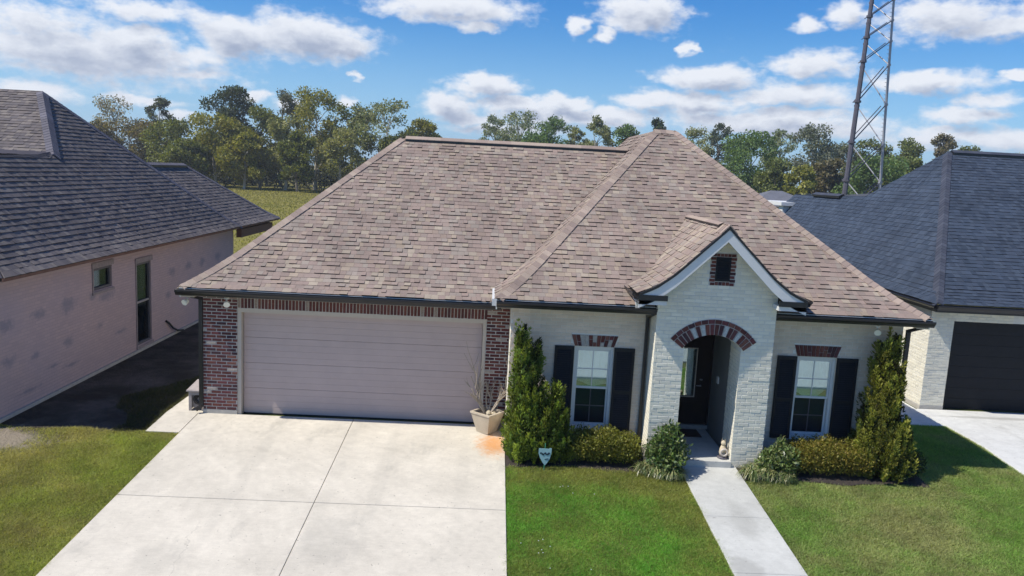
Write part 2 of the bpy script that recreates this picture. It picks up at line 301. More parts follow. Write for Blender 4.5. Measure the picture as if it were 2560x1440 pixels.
# ------------------------------------------------------------------ object helpers
def G(y): return 0.0708 * max(y, -34) if y < 0 else 0.0            # ground height
def link(name, me, m, parent):
    o = bpy.data.objects.new(name, me); COL.objects.link(o)
    if m is not None and not me.materials: me.materials.append(m)
    if parent is not None:
        o.parent = parent
        if parent.type == 'EMPTY' and parent.get('wb'): o.location = -parent.location
    return o
def tag(o, label=None, cat=None, group=None, kind=None):
    if label: o['label'] = label
    if cat: o['category'] = cat
    if group: o['group'] = group
    if kind: o['kind'] = kind
    return o
def thing(name, loc, label, cat, group=None, world=True):
    o = bpy.data.objects.new(name, None); COL.objects.link(o); o.location = loc
    o.empty_display_size = 0.3
    if world: o['wb'] = 1                    # children are given in world coordinates
    return tag(o, label, cat, group)
class MB:
    def __init__(s): s.v = []; s.f = []; s.c = []; s.col = (0.5, 0.5, 0.5)
    def add(s, vs, fs):
        k = len(s.v); s.v += [tuple(p) for p in vs]
        for q in fs: s.f.append(tuple(i + k for i in q)); s.c.append(s.col)
        return s
    def hexa(s, p):   # 4 bottom ccw + 4 top
        return s.add(p, [(0, 3, 2, 1), (4, 5, 6, 7), (0, 1, 5, 4), (1, 2, 6, 5), (2, 3, 7, 6), (3, 0, 4, 7)])
    def box(s, x0, x1, y0, y1, z0, z1):
        return s.hexa([(x0, y0, z0), (x1, y0, z0), (x1, y1, z0), (x0, y1, z0), (x0, y0, z1), (x1, y0, z1), (x1, y1, z1), (x0, y1, z1)])
    def bar(s, a, b, w, h=None, up=(0, 0, 1)):
        a, b = Vector(a), Vector(b); t = (b - a).normalized(); h = h or w
        sd = t.cross(Vector(up)); sd = sd.normalized() if sd.length > 1e-4 else Vector((1, 0, 0)); n = sd.cross(t)
        q = [(-1, -1), (1, -1), (1, 1), (-1, 1)]
        return s.hexa([a + sd * w / 2 * i + n * h / 2 * j for i, j in q] + [b + sd * w / 2 * i + n * h / 2 * j for i, j in q])
    def tube(s, pts, r, n=8, cap=True):
        pts = [Vector(p) for p in pts]; k = len(pts); rs = r if hasattr(r, '__len__') else [r] * k
        vs = []; ref = None
        for i, p in enumerate(pts):
            t = (pts[min(i + 1, k - 1)] - pts[max(i - 1, 0)]).normalized()
            if ref is None: ref = t.orthogonal().normalized()
            ref = (ref - t * ref.dot(t)); ref = ref.normalized() if ref.length > 1e-6 else t.orthogonal().normalized()
            bn = t.cross(ref)
            for j in range(n):
                a = 2 * math.pi * j / n; vs.append(p + (ref * math.cos(a) + bn * math.sin(a)) * rs[i])
        fs = [(i * n + j, i * n + (j + 1) % n, (i + 1) * n + (j + 1) % n, (i + 1) * n + j) for i in range(k - 1) for j in range(n)]
        if cap: fs += [tuple(range(n))[::-1], tuple((k - 1) * n + j for j in range(n))]
        return s.add(vs, fs)
    def prism(s, prof, a, b, ax='y'):
        """closed profile of (u, z) pairs swept from a to b; ax: the sweep axis"""
        n = len(prof)
        if ax == 'x': vs = [(a, u, z) for u, z in prof] + [(b, u, z) for u, z in prof]
        else: vs = [(u, a, z) for u, z in prof] + [(u, b, z) for u, z in prof]
        return s.add(vs, [(i, (i + 1) % n, (i + 1) % n + n, i + n) for i in range(n)] + [tuple(range(n))[::-1], tuple(range(n, 2 * n))])
    def lathe(s, prof, c, n=16):
        vs = [(c[0] + r * math.cos(2 * math.pi * j / n), c[1] + r * math.sin(2 * math.pi * j / n), c[2] + z) for r, z in prof for j in range(n)]
        return s.add(vs, [(i * n + j, i * n + (j + 1) % n, (i + 1) * n + (j + 1) % n, (i + 1) * n + j) for i in range(len(prof) - 1) for j in range(n)])
    def mesh(s, name, cols=False):
        me = bpy.data.meshes.new(name); me.from_pydata(s.v, [], s.f); me.update()
        if cols: setcol(me, s.c)
        return me
    def build(s, name, m, parent=None, kind=None, cols=False, smooth=False, label=None):
        me = s.mesh(name, cols)
        if smooth: me.polygons.foreach_set('use_smooth', [True] * len(me.polygons))
        o = link(name, me, m, parent)
        if kind: o['kind'] = kind
        if label: o['label'] = label
        return o
def setcol(me, facecols):
    a = me.color_attributes.new('col', 'FLOAT_COLOR', 'CORNER')
    n = np.array([p.loop_total for p in me.polygons]); fc = np.asarray(facecols, dtype=np.float32)
    c = np.ones((len(me.loops), 4), dtype=np.float32); c[:, :3] = np.repeat(fc, n, axis=0)
    a.data.foreach_set('color', c.ravel())
def quadmesh(name, P, cols, m, parent=None, kind=None):
    """P: (N,k,3) array of N k-gons with one colour each"""
    P = np.asarray(P, dtype=np.float32); N, k, _ = P.shape
    me = bpy.data.meshes.new(name); me.vertices.add(N * k); me.vertices.foreach_set('co', P.ravel())
    me.loops.add(N * k); me.loops.foreach_set('vertex_index', np.arange(N * k, dtype=np.int32))
    me.polygons.add(N); me.polygons.foreach_set('loop_start', np.arange(0, N * k, k, dtype=np.int32))
    me.update(calc_edges=True)
    a = me.color_attributes.new('col', 'FLOAT_COLOR', 'CORNER')
    c = np.ones((N * k, 4), dtype=np.float32); c[:, :3] = np.repeat(np.asarray(cols, dtype=np.float32), k, axis=0)
    a.data.foreach_set('color', c.ravel())
    o = link(name, me, m, parent)
    if kind: o['kind'] = kind
    return o
def piece(name, me, parent, M):
    """one of many alike pieces: shares its mesh"""
    o = bpy.data.objects.new(name, me); COL.objects.link(o); o.parent = parent
    if parent.type == 'EMPTY' and parent.get('wb'): M = Matrix.Translation(-parent.location) @ M
    o.matrix_basis = M
    return o

# ------------------------------------------------------------------ bricks
def brick_mesh(w, h, d, ch, col, name, m):
    mb = MB(); mb.col = col
    x, z = w / 2, h / 2
    vs = [(-x, 0, -z), (x, 0, -z), (x, 0, z), (-x, 0, z)]
    vs += [(-x, -d + ch, -z), (x, -d + ch, -z), (x, -d + ch, z), (-x, -d + ch, z)]
    vs += [(-x + ch, -d, -z + ch), (x - ch, -d, -z + ch), (x - ch, -d, z - ch), (-x + ch, -d, z - ch)]
    fs = [(8, 9, 10, 11)]
    for a in (0, 4):
        for i in range(4): j = (i + 1) % 4; fs.append((a + i, a + j, a + 4 + j, a + 4 + i))
    mb.add(vs, fs); me = mb.mesh(name, True); me.materials.append(m); return me
BW, BH, CO = 0.190, 0.052, 0.0677
REDS = [(0.115, 0.040, 0.034), (0.15, 0.055, 0.043), (0.085, 0.034, 0.034), (0.135, 0.045, 0.045), (0.17, 0.075, 0.058), (0.065, 0.032, 0.036), (0.12, 0.05, 0.05), (0.145, 0.05, 0.04), (0.10, 0.036, 0.03), (0.36, 0.31, 0.27)]
WHITES = [(0.728, 0.6895, 0.5604), (0.6968, 0.66, 0.539), (0.7592, 0.719, 0.5904), (0.7176, 0.6698, 0.539), (0.6656, 0.6304, 0.5219)]
BEIGES = [(0.63, 0.532, 0.425), (0.598, 0.503, 0.404), (0.662, 0.56, 0.451), (0.619, 0.522, 0.412), (0.578, 0.494, 0.399)]
RED_ME = [brick_mesh(BW - .006, BH - .003, 0.011, 0.005, c, 'brick', MT['brick']) for c in REDS]
WHITE_ME = [brick_mesh(BW + .004, BH + .009, 0.0045, 0.004, c, 'painted_brick', MT['painted']) for c in WHITES]
BEIGE_ME = [brick_mesh(BW + .008, BH + .010, 0.005, 0.004, c, 'painted_brick', MT['painted']) for c in BEIGES]
def pick_red(i=None):
    r = random.random()
    return 9 if r < 0.055 else random.randrange(9)
def course_bricks(x0, x1, z0, z1, holes):
    """running-bond layout clipped by holes(z) -> list of (a, b); returns (cx, cz, length)"""
    out = []; n = int((z1 - z0) / CO + 1e-6)
    for k in range(n):
        z = z0 + (k + 0.5) * CO; cuts = sorted(holes(z)); spans = []; a = x0
        for c0, c1 in cuts:
            if c0 > a: spans.append((a, min(c0, x1)))
            a = max(a, c1)
        if a < x1: spans.append((a, x1))
        off = (0.102 if k % 2 else 0.0) + random.uniform(-.012, .012)
        for a, b in spans:
            x = math.floor((a - off) / 0.204) * 0.204 + off
            while x < b - 0.02:
                p, q = max(x, a), min(x + BW, b)
                if q - p > 0.03: out.append(((p + q) / 2, z, q - p))
                x += 0.204
    return out
def facing(origin, ang):
    """frame of a wall facing: local -Y is outwards"""
    return Matrix.Translation(origin) @ Matrix.Rotation(ang, 4, 'Z')
def lay(frame, lst, mes, parent, name, n_ind, pick, jit=0.0015, stuffname=None, stuffmat=None, ref=BW):
    """the first n_ind bricks as objects, the rest joined"""
    rest = []
    for i, (x, z, w) in enumerate(lst):
        M = frame @ Matrix.Translation((x, random.uniform(-jit, jit), z)) @ Matrix.Rotation(random.uniform(-.008, .008), 4, 'Y') @ Matrix.Rotation(random.uniform(-.01, .01), 4, 'X') @ Matrix.Diagonal((w / ref, 1, random.uniform(.96, 1.03), 1))
        k = pick()
        if i < n_ind: piece(name, mes[k], parent, M)
        else: rest.append((M, k))
    if rest:
        mb = MB()
        for M, k in rest:
            me = mes[k]; mb.col = tuple(me.color_attributes['col'].data[0].color)[:3]
            mb.add([M @ v.co for v in me.vertices], [tuple(p.vertices) for p in me.polygons])
        mb.build(stuffname or name, stuffmat, parent, kind='stuff', cols=True)

# ------------------------------------------------------------------ shingle roofs
def profile(pts):
    xs = [p[0] for p in pts]; zs = [p[1] for p in pts]
    f = lambda d: float(np.interp(d, xs, zs)) if d <= xs[-1] else zs[-1] + (d - xs[-1]) * (zs[-1] - zs[-2]) / (xs[-1] - xs[-2])
    inv = lambda z: float(np.interp(z, zs, xs)) if z <= zs[-1] else xs[-1] + (z - zs[-1]) * (xs[-1] - xs[-2]) / (zs[-1] - zs[-2])
    return f, inv, xs
SH_BROWN = [(0.255, 0.1961, 0.1644), (0.27, 0.2074, 0.1676), (0.2411, 0.1858, 0.1586), (0.2625, 0.2199, 0.1839), (0.2891, 0.2306, 0.1772), (0.2319, 0.1831, 0.1561), (0.2659, 0.2016, 0.1707), (0.2509, 0.2074, 0.1754), (0.3082, 0.256, 0.1998), (0.2434, 0.187, 0.1571), (0.2533, 0.1989, 0.1676)]
SH_DARK = [(0.126, 0.11, 0.1071), (0.15, 0.1298, 0.1227), (0.108, 0.0957, 0.0963), (0.174, 0.1518, 0.1362), (0.138, 0.1188, 0.1108), (0.1152, 0.1023, 0.1017)]
SH_BLUE = [(0.0367, 0.0511, 0.0768), (0.044, 0.0596, 0.0885), (0.0323, 0.0451, 0.0692), (0.0485, 0.0648, 0.0932), (0.0404, 0.0536, 0.0788)]
SH_W = [0.09, 0.11, 0.13, 0.15, 0.175]
_shm = {}
def shingle_mesh(pal, pname, w, c, th, ln):
    k = (pname, w, c, th)
    if k not in _shm:
        mb = MB(); mb.col = pal[c]; x = w / 2 - 0.0015
        mb.add([(-x, 0, -.004), (x, 0, -.004), (x, 0, th), (-x, 0, th), (-x, ln, -.004), (x, ln, -.004), (x, ln, .002), (-x, ln, .002)],
               [(3, 2, 6, 7), (0, 1, 2, 3), (1, 5, 6, 2), (0, 3, 7, 4)])
        mb.c[1] = (.035, .028, .026)  # front edge coloured dark: shadow band under the tab painted in
        me = mb.mesh('shingle', True); me.materials.append(MT['shingle']); _shm[k] = me
    return _shm[k]
class Facet:
    def __init__(s, O, e, n, f, L, R, D, xs):
        s.O, s.e, s.n, s.f, s.L, s.R, s.D = Vector(O), Vector(e), Vector(n), f, L, R, D; s.xs = xs
    def slope(s, d): return (s.f(d + .02) - s.f(d - .02)) / .04
    def nrm(s, d):
        k = s.slope(d); return (s.n * -k + Vector((0, 0, 1))).normalized()
    def up(s, d):
        k = s.slope(d); return (s.n + Vector((0, 0, k))).normalized()
    def pt(s, a, d, h=0.0): return s.O + s.e * a + s.n * d + Vector((0, 0, s.f(d))) + s.nrm(d) * h
    def deck(s, mb, step=0.25, off=-0.012):
        ds = sorted(set([0.0, s.D] + [x for x in s.xs if 0 < x < s.D] + list(np.arange(step, s.D, step))))
        for a, b in zip(ds[:-1], ds[1:]):
            l0, l1, r0, r1 = s.L(a), s.L(b), s.R(a), s.R(b)
            if r0 - l0 < 1e-3 and r1 - l1 < 1e-3: continue
            mb.add([s.pt(l0, a, off), s.pt(max(l0, r0), a, off), s.pt(max(l1, r1), b, off), s.pt(l1, b, off)], [(0, 1, 2, 3)])
    def shingle(s, parent, pal, pname, stuff, budget, expo=0.143, th=(0.007, 0.012, 0.024), minw=0.05):
        """courses of tabs of uneven width; whole tabs while the budget lasts are objects"""
        d = -0.035; ln = expo + 0.02
        while d < s.D - 0.02:
            sl = s.slope(max(d, 0)); dd = expo / math.sqrt(1 + sl * sl); d1 = min(d + dd * ln / expo, s.D + 0.03)
            db, dt = max(d, 0), max(0, min(d1, s.D))
            l0, r0, l1, r1 = s.L(db), s.R(db), s.L(dt), s.R(dt)
            a = min(l0, l1) - random.uniform(0, .25); hi = max(r0, r1)
            N = s.nrm(max(d, 0) + dd / 2); U = s.up(max(d, 0) + dd / 2)
            while a < hi:
                w = random.choice(SH_W); b = a + w; c = random.randrange(len(pal)); t = random.choice(th)
                lo0, hi0, lo1, hi1 = max(a, l0), min(b, r0), max(a, l1), min(b, r1)
                if hi0 - lo0 > minw or hi1 - lo1 > minw:
                    P0 = s.O + s.e * ((a + b) / 2) + s.n * d + Vector((0, 0, s.f(max(d, 0)) + min(d, 0) * sl))
                    whole = hi0 - lo0 > w - 1e-6 and hi1 - lo1 > w - 1e-6 and d1 < s.D
                    if whole and budget[0] > 0:
                        budget[0] -= 1
                        M = Matrix(((s.e.x, U.x, N.x, P0.x), (s.e.y, U.y, N.y, P0.y), (s.e.z, U.z, N.z, P0.z), (0, 0, 0, 1)))
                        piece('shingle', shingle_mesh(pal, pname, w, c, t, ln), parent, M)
                    else:
                        if hi0 < lo0: lo0 = hi0 = min(max((lo0 + hi0) / 2, l0), r0)
                        if hi1 < lo1: lo1 = hi1 = min(max((lo1 + hi1) / 2, l1), r1)
                        base = s.O + s.n * d + Vector((0, 0, s.f(max(d, 0)) + min(d, 0) * sl)); top = base + U * ln
                        A, B = base + s.e * (lo0 + .0015), base + s.e * (hi0 - .0015); Cc, Dd = top + s.e * (hi1 - .0015), top + s.e * (lo1 + .0015)
                        j = random.uniform(.92, 1.08); stuff.col = tuple(q * j for q in pal[c])
                        stuff.add([A - N * .004, B - N * .004, B + N * t, A + N * t, Dd - N * .004, Cc - N * .004, Cc + N * .002, Dd + N * .002],
                                  [(3, 2, 6, 7), (0, 1, 2, 3), (1, 5, 6, 2), (0, 3, 7, 4)]); stuff.c[-3] = (.035, .028, .026)  # joined tabs get the same painted shadow edge
                a = b
            d += dd
def hip_caps(path, fa, fb, parent, pal, name='hip_shingle', w=0.15, expo=0.145, stuff=None):
    """bent cap pieces along a hip or ridge; fa, fb: (n, slope) of the two slopes beside it"""
    pts = [Vector(p) for p in path]; seg = [(a, b, (b - a).length) for a, b in zip(pts[:-1], pts[1:])]
    tot = sum(x[2] for x in seg); k = int(tot / expo)
    def at(d):
        d = min(max(d, 0), tot - 1e-5)
        for a, b, l in seg:
            if d <= l: return a + (b - a) * (d / l), (b - a).normalized()
            d -= l
        return b, (b - a).normalized()
    for i in range(k):
        p, t = at(i * expo); q, t2 = at(i * expo + expo * 1.35)
        hz = Vector((-t.y, t.x, 0)).normalized()
        sides = []
        for sg in (1, -1):
            best = None
            for n, sl in (fa, fb):
                n = Vector(n); h = hz * sg
                if best is None or n.dot(h) < best[0]: best = (n.dot(h), sl)
            dz = best[0] * best[1]
            sides.append((hz * sg + Vector((0, 0, dz))) * w)
        c = random.choice(pal); j = random.uniform(.95, 1.15); mb = stuff if stuff else MB(); mb.col = tuple(x * j for x in c)
        z = Vector((0, 0, 1)); hb, ht = .026, .014
        vs = [p + sides[0] + z * hb * .8, p + z * (hb + .006), p + sides[1] + z * hb * .8, q + sides[0] + z * ht * .8, q + z * (ht + .006), q + sides[1] + z * ht * .8,
              p + sides[0] - z * .006, p, p + sides[1] - z * .006, q + sides[0] - z * .008, q + sides[1] - z * .008]
        mb.add(vs, [(0, 1, 4, 3), (1, 2, 5, 4), (6, 7, 1, 0), (7, 8, 2, 1), (6, 0, 3, 9), (8, 10, 5, 2)])
        if not stuff: mb.build(name, MT['shingle'], parent, cols=True)
def gutter(name, a, b, ax, at, z, side, parent, m=None):
    """K-style gutter; at: the fascia line, side: +1/-1 the outward direction, z: its top"""
    s = side
    pr = [(at, z), (at, z - .115), (at + s * .075, z - .115), (at + s * .088, z - .075), (at + s * .118, z - .045), (at + s * .122, z - .008), (at + s * .112, z), (at + s * .108, z - .02), (at + s * .07, z - .095), (at + s * .012, z - .095), (at + s * .012, z)]
    mb = MB(); mb.prism(pr, a, b, ax)
    return mb.build(name, m or MT['black_metal'], parent)

# ------------------------------------------------------------------ ground and paving
def sheet_ground():
    ys = [-60, -34, -20, -10, -5, -2.5, -1.2, -0.4, 0, 1, 5, 12, 30, 80, 200, 400, 900]; xs = [-600, -300, -60, -20, -6, 0, 6, 16, 40, 120, 400, 600]
    mb = MB(); mb.v = [(x, y, G(y) - (0.004 if y > -34 else 0)) for y in ys for x in xs]; n = len(xs)
    mb.f = [(j * n + i, j * n + i + 1, (j + 1) * n + i + 1, (j + 1) * n + i) for j in range(len(ys) - 1) for i in range(n - 1)]
    mb.c = [(0, 0, 0)] * len(mb.f)
    return mb.build('ground', MT['ground'], None, kind='structure')
sheet_ground()
def panel(parent, name, m, x0, x1, y0, y1, h=0.03, lift=0.0):
    mb = MB(); ch = .006
    g = lambda y: G(y) + lift
    mb.hexa([(x0, y0, g(y0) - .12), (x1, y0, g(y0) - .12), (x1, y1, g(y1) - .12), (x0, y1, g(y1) - .12),
             (x0, y0, g(y0) + h - ch), (x1, y0, g(y0) + h - ch), (x1, y1, g(y1) + h - ch), (x0, y1, g(y1) + h - ch)])
    mb.f.pop(1); mb.c.pop(1)
    k = len(mb.v) - 4
    top = [(x0 + ch, y0 + ch, g(y0) + h), (x1 - ch, y0 + ch, g(y0) + h), (x1 - ch, y1 - ch, g(y1) + h), (x0 + ch, y1 - ch, g(y1) + h)]
    mb.add(top, [(0, 1, 2, 3)]); t = k + 4
    for i in range(4):
        j = (i + 1) % 4; mb.f.append((k + i, k + j, t + j, t + i)); mb.c.append((0, 0, 0))
    return mb.build(name, m, parent)
drive = MB().add([(-.76, -9.5, G(-9.5) + .006), (5.455, -9.5, G(-9.5) + .006), (5.455, -.001, .006), (-.76, -.001, .006)], [(0, 1, 2, 3)]).build('driveway', MT['slab'], None, kind='structure')
for x0, x1 in ((-.775, 2.363), (2.371, 5.462)):
    for y0, y1 in ((-9.6, -3.51), (-3.492, -.001)):
        panel(drive, 'concrete_panel', MT['drive'], x0, x1, y0, y1)
side_path = panel(None, 'side_path', MT['drive'], -1.42, -.785, -1.0, -.012, .028); side_path['kind'] = 'structure'
panel(side_path, 'concrete_panel', MT['drive'], -1.42, -.70, -.004, 3.4, .026)
walk = MB().add([(8.74, -9.5, G(-9.5) + .006), (9.80, -9.5, G(-9.5) + .006), (9.80, -1.46, G(-1.46) + .006), (8.74, -1.46, G(-1.46) + .006)], [(0, 1, 2, 3)]).build('walkway', MT['slab'], None, kind='structure')
for y0, y1 in ((-9.6, -5.05), (-5.04, -3.42), (-3.41, -1.46)):
    panel(walk, 'concrete_panel', MT['walk'], 8.73, 9.82, y0, y1)
nd = MB().add([(15.5, -9.5, G(-9.5) + .006), (26, -9.5, G(-9.5) + .006), (26, 0, .006), (15.5, 0, .006), (26, 2.6, .006), (15.5, 2.6, .006)], [(0, 1, 2, 3), (3, 2, 4, 5)]).build('neighbour_driveway', MT['slab'], None, kind='structure')
for x0, x1 in ((15.52, 20.3), (20.31, 26)):
    for y0, y1 in ((-9.6, -2.01), (-2.0, -.004), (.004, 2.64)):
        panel(nd, 'concrete_panel', MT['drive2'], x0, x1, y0, y1)
panel(nd, 'concrete_panel', MT['drive2'], 14.3, 15.51, 1.35, 5.2, .026)
def bed(x0, x1, y0, y1, name='planting_bed'):
    mb = MB(); nx = 40; ny = 8; P = []
    for j in range(ny + 1):
        for i in range(nx + 1):
            x = x0 + (x1 - x0) * i / nx; y = y0 + (y1 - y0) * j / ny
            if j == 0: y += 0.06 * math.sin(x * 3.1) + .03 * math.sin(x * 9)
            P.append((x, y, G(y) + .012 + (0.03 * random.random() if 0 < j < ny and 0 < i < nx else 0)))
    mb.v = P; mb.f = [(j * (nx + 1) + i, j * (nx + 1) + i + 1, (j + 1) * (nx + 1) + i + 1, (j + 1) * (nx + 1) + i) for j in range(ny) for i in range(nx)]
    mb.c = [(0, 0, 0)] * len(mb.f); mb.build(name, MT['mulch'], None, kind='structure')
bed(5.47, 8.72, -1.84, -.95); bed(9.83, 13.3, -1.98, -.95)

def street():
    mb = MB(); n = 60
    for i in range(n):
        a, b = -180 + i * 6 + .006, -174 + i * 6 - .006
        mb.hexa([(a, -20, G(-20)), (b, -20, G(-20)), (b, -8.1, G(-8.1)), (a, -8.1, G(-8.1)), (a, -20, G(-20) + .045), (b, -20, G(-20) + .045), (b, -8.1, G(-8.1) + .045), (a, -8.1, G(-8.1) + .045)])
    mb.build('street', MT['street'], None, kind='structure')
street()

# ================================================================== the brick house
HOUSE = thing('brick_house', (6.0, 0.0, 0.0), 'single storey house with brown shingle roof, red brick garage front and painted brick porch', 'house')
YG, YW, YP = 0.0, -0.95, -1.514                 # garage, window wall and porch planes
GW, GH = 5.0, 2.227                             # garage opening
XL, XM, XR = -0.68, 5.462, 12.986
none = lambda z: []

# --- garage front: mortar core, then bricks
mb = MB()
mb.box(XL, 0, YG, .25, .11, 2.58); mb.box(GW, XM, YG, .25, .11, 2.58); mb.box(0, GW, YG, .25, GH, 2.58)
garage_wall = mb.build('garage_wall', MT['mortar'], HOUSE)
lst = course_bricks(XL, 0, .11, 2.56, none) + course_bricks(GW, XM, .11, 2.56, none)
lay(facing((0, YG, 0), 0), lst, RED_ME, garage_wall, 'brick', 999, pick_red)
SOLD = [brick_mesh(BH - .001, .21, 0.011, 0.005, tuple((a * .65 + m_ * .35) if i_ < 9 else v_ for a, m_, v_ in zip(c, (.115, .045, .04), (.27, .22, .19))), 'brick', MT['brick']) for i_, c in enumerate(REDS)]
x = 0.034
while x < GW:
    lastw = k == 9 if x > .1 else False; k = random.randrange(9); k = 9 if (random.random() < .08 and not lastw) else k
    piece('brick', SOLD[k], garage_wall, facing((x, YG, GH + .118), 0) @ Matrix.Translation((0, random.uniform(-.002, .002), random.uniform(-.003, .003)))); x += CO
lst = [(c, 2.51 + .0, w) for c, z, w in course_bricks(0, GW, 2.477, 2.545, none)]
lay(facing((0, YG, 0), 0), [(c, 2.511, w) for c, _, w in lst], RED_ME, garage_wall, 'brick', 999, pick_red)
MB().box(XL - .01, 0.0, -.012, .26, 0.0, .108).build('footing', MT['slab'], HOUSE)
MB().box(GW, XM - .002, -.012, .26, 0.0, .108).build('footing', MT['slab'], HOUSE)
# side and back shell of the house
mb = MB(); mb.box(XL + .002, XL + .2, .25, 10.2, 0, 2.6); mb.box(XL + .2, XR - .2, 10.0, 10.2, 0, 2.6); mb.box(XR - .2, XR - .002, -.7, 10.2, -.08, 2.8)
mb.build('side_wall', MT['pmortar'], HOUSE)
# garage door: frame, four sections with grooves
mb = MB(); mb.box(0.002, .075, .015, .17, .012, GH - .002); mb.box(GW - .075, GW - .002, .015, .17, .012, GH - .002); mb.box(.075, GW - .075, .015, .17, GH - .078, GH - .002)
gframe = mb.build('garage_frame', MT['cream'], HOUSE)
gdoor = MB().box(.08, GW - .08, .185, .24, .02, GH - .08).build('garage_door', MT['door_paint'], HOUSE)
hs = (GH - .08 - .03) / 4
for k in range(4):
    mb = MB(); z0 = .03 + k * hs; n = 4; w = (GW - .17) / 8
    for q in range(n):
        a = z0 + .003 + q * (hs - .006) / n; b = z0 + .003 + (q + 1) * (hs - .006) / n - (.0025 if q < n - 1 else 0)
        mb.hexa([(.085, .150, a), (GW - .085, .150, a), (GW - .085, .184, a), (.085, .184, a), (.085, .152, b), (GW - .085, .152, b), (GW - .085, .184, b), (.085, .184, b)])
    mb.build('door_section', MT['door_paint'], gdoor)
MB().box(.08, GW - .08, .145, .2, .004, .03).build('door_seal', MT['rubber'], gdoor)

# --- painted window walls
def window_wall(x0, x1, wins):
    mb = MB(); zt = 2.80; xs = [x0]
    for (a, b, z0, z1) in wins:
        mb.box(xs[-1], a, YW, YW + .2, -.07, zt); mb.box(a, b, YW, YW + .2, -.07, z0); mb.box(a, b, YW, YW + .2, z1, zt); xs.append(b)
    mb.box(xs[-1], x1, YW, YW + .2, -.07, zt)
    w = mb.build('front_wall', MT['pmortar'], HOUSE)
    holes = lambda z: [(a, b) for a, b, z0, z1 in wins if z0 - .03 < z < z1 + .03] + [(a - .06, b + .06) for a, b, z0, z1 in wins if z1 + .03 <= z < z1 + .25]
    lay(facing((0, YW, 0), 0), course_bricks(x0, x1, -.06, zt, holes), BEIGE_ME, w, 'painted_brick', 0, lambda: random.randrange(5), stuffname='painted_brickwork', stuffmat=MT['painted'], ref=BW)
    return w
W1 = (6.698, 7.449, .372, 1.982); W2 = (10.992, 11.757, .372, 1.982)
fw1 = window_wall(XM, 8.104, [W1]); fw2 = window_wall(10.297, XR, [W2])
# return wall beside the driveway (painted brick, facing the sun)
mb = MB().box(XM + .002, XM + .2, YW + .2, YG + .25, -.07, 2.8); rw = mb.build('return_wall', MT['pmortar'], HOUSE)
lay(facing((XM, 0, 0), rad(-90)), [(-c, z, w) for c, z, w in course_bricks(YW, 0, -.06, 2.78, none)], WHITE_ME, rw, 'painted_brick', 0, lambda: random.randrange(5), stuffname='painted_brickwork', stuffmat=MT['painted'])

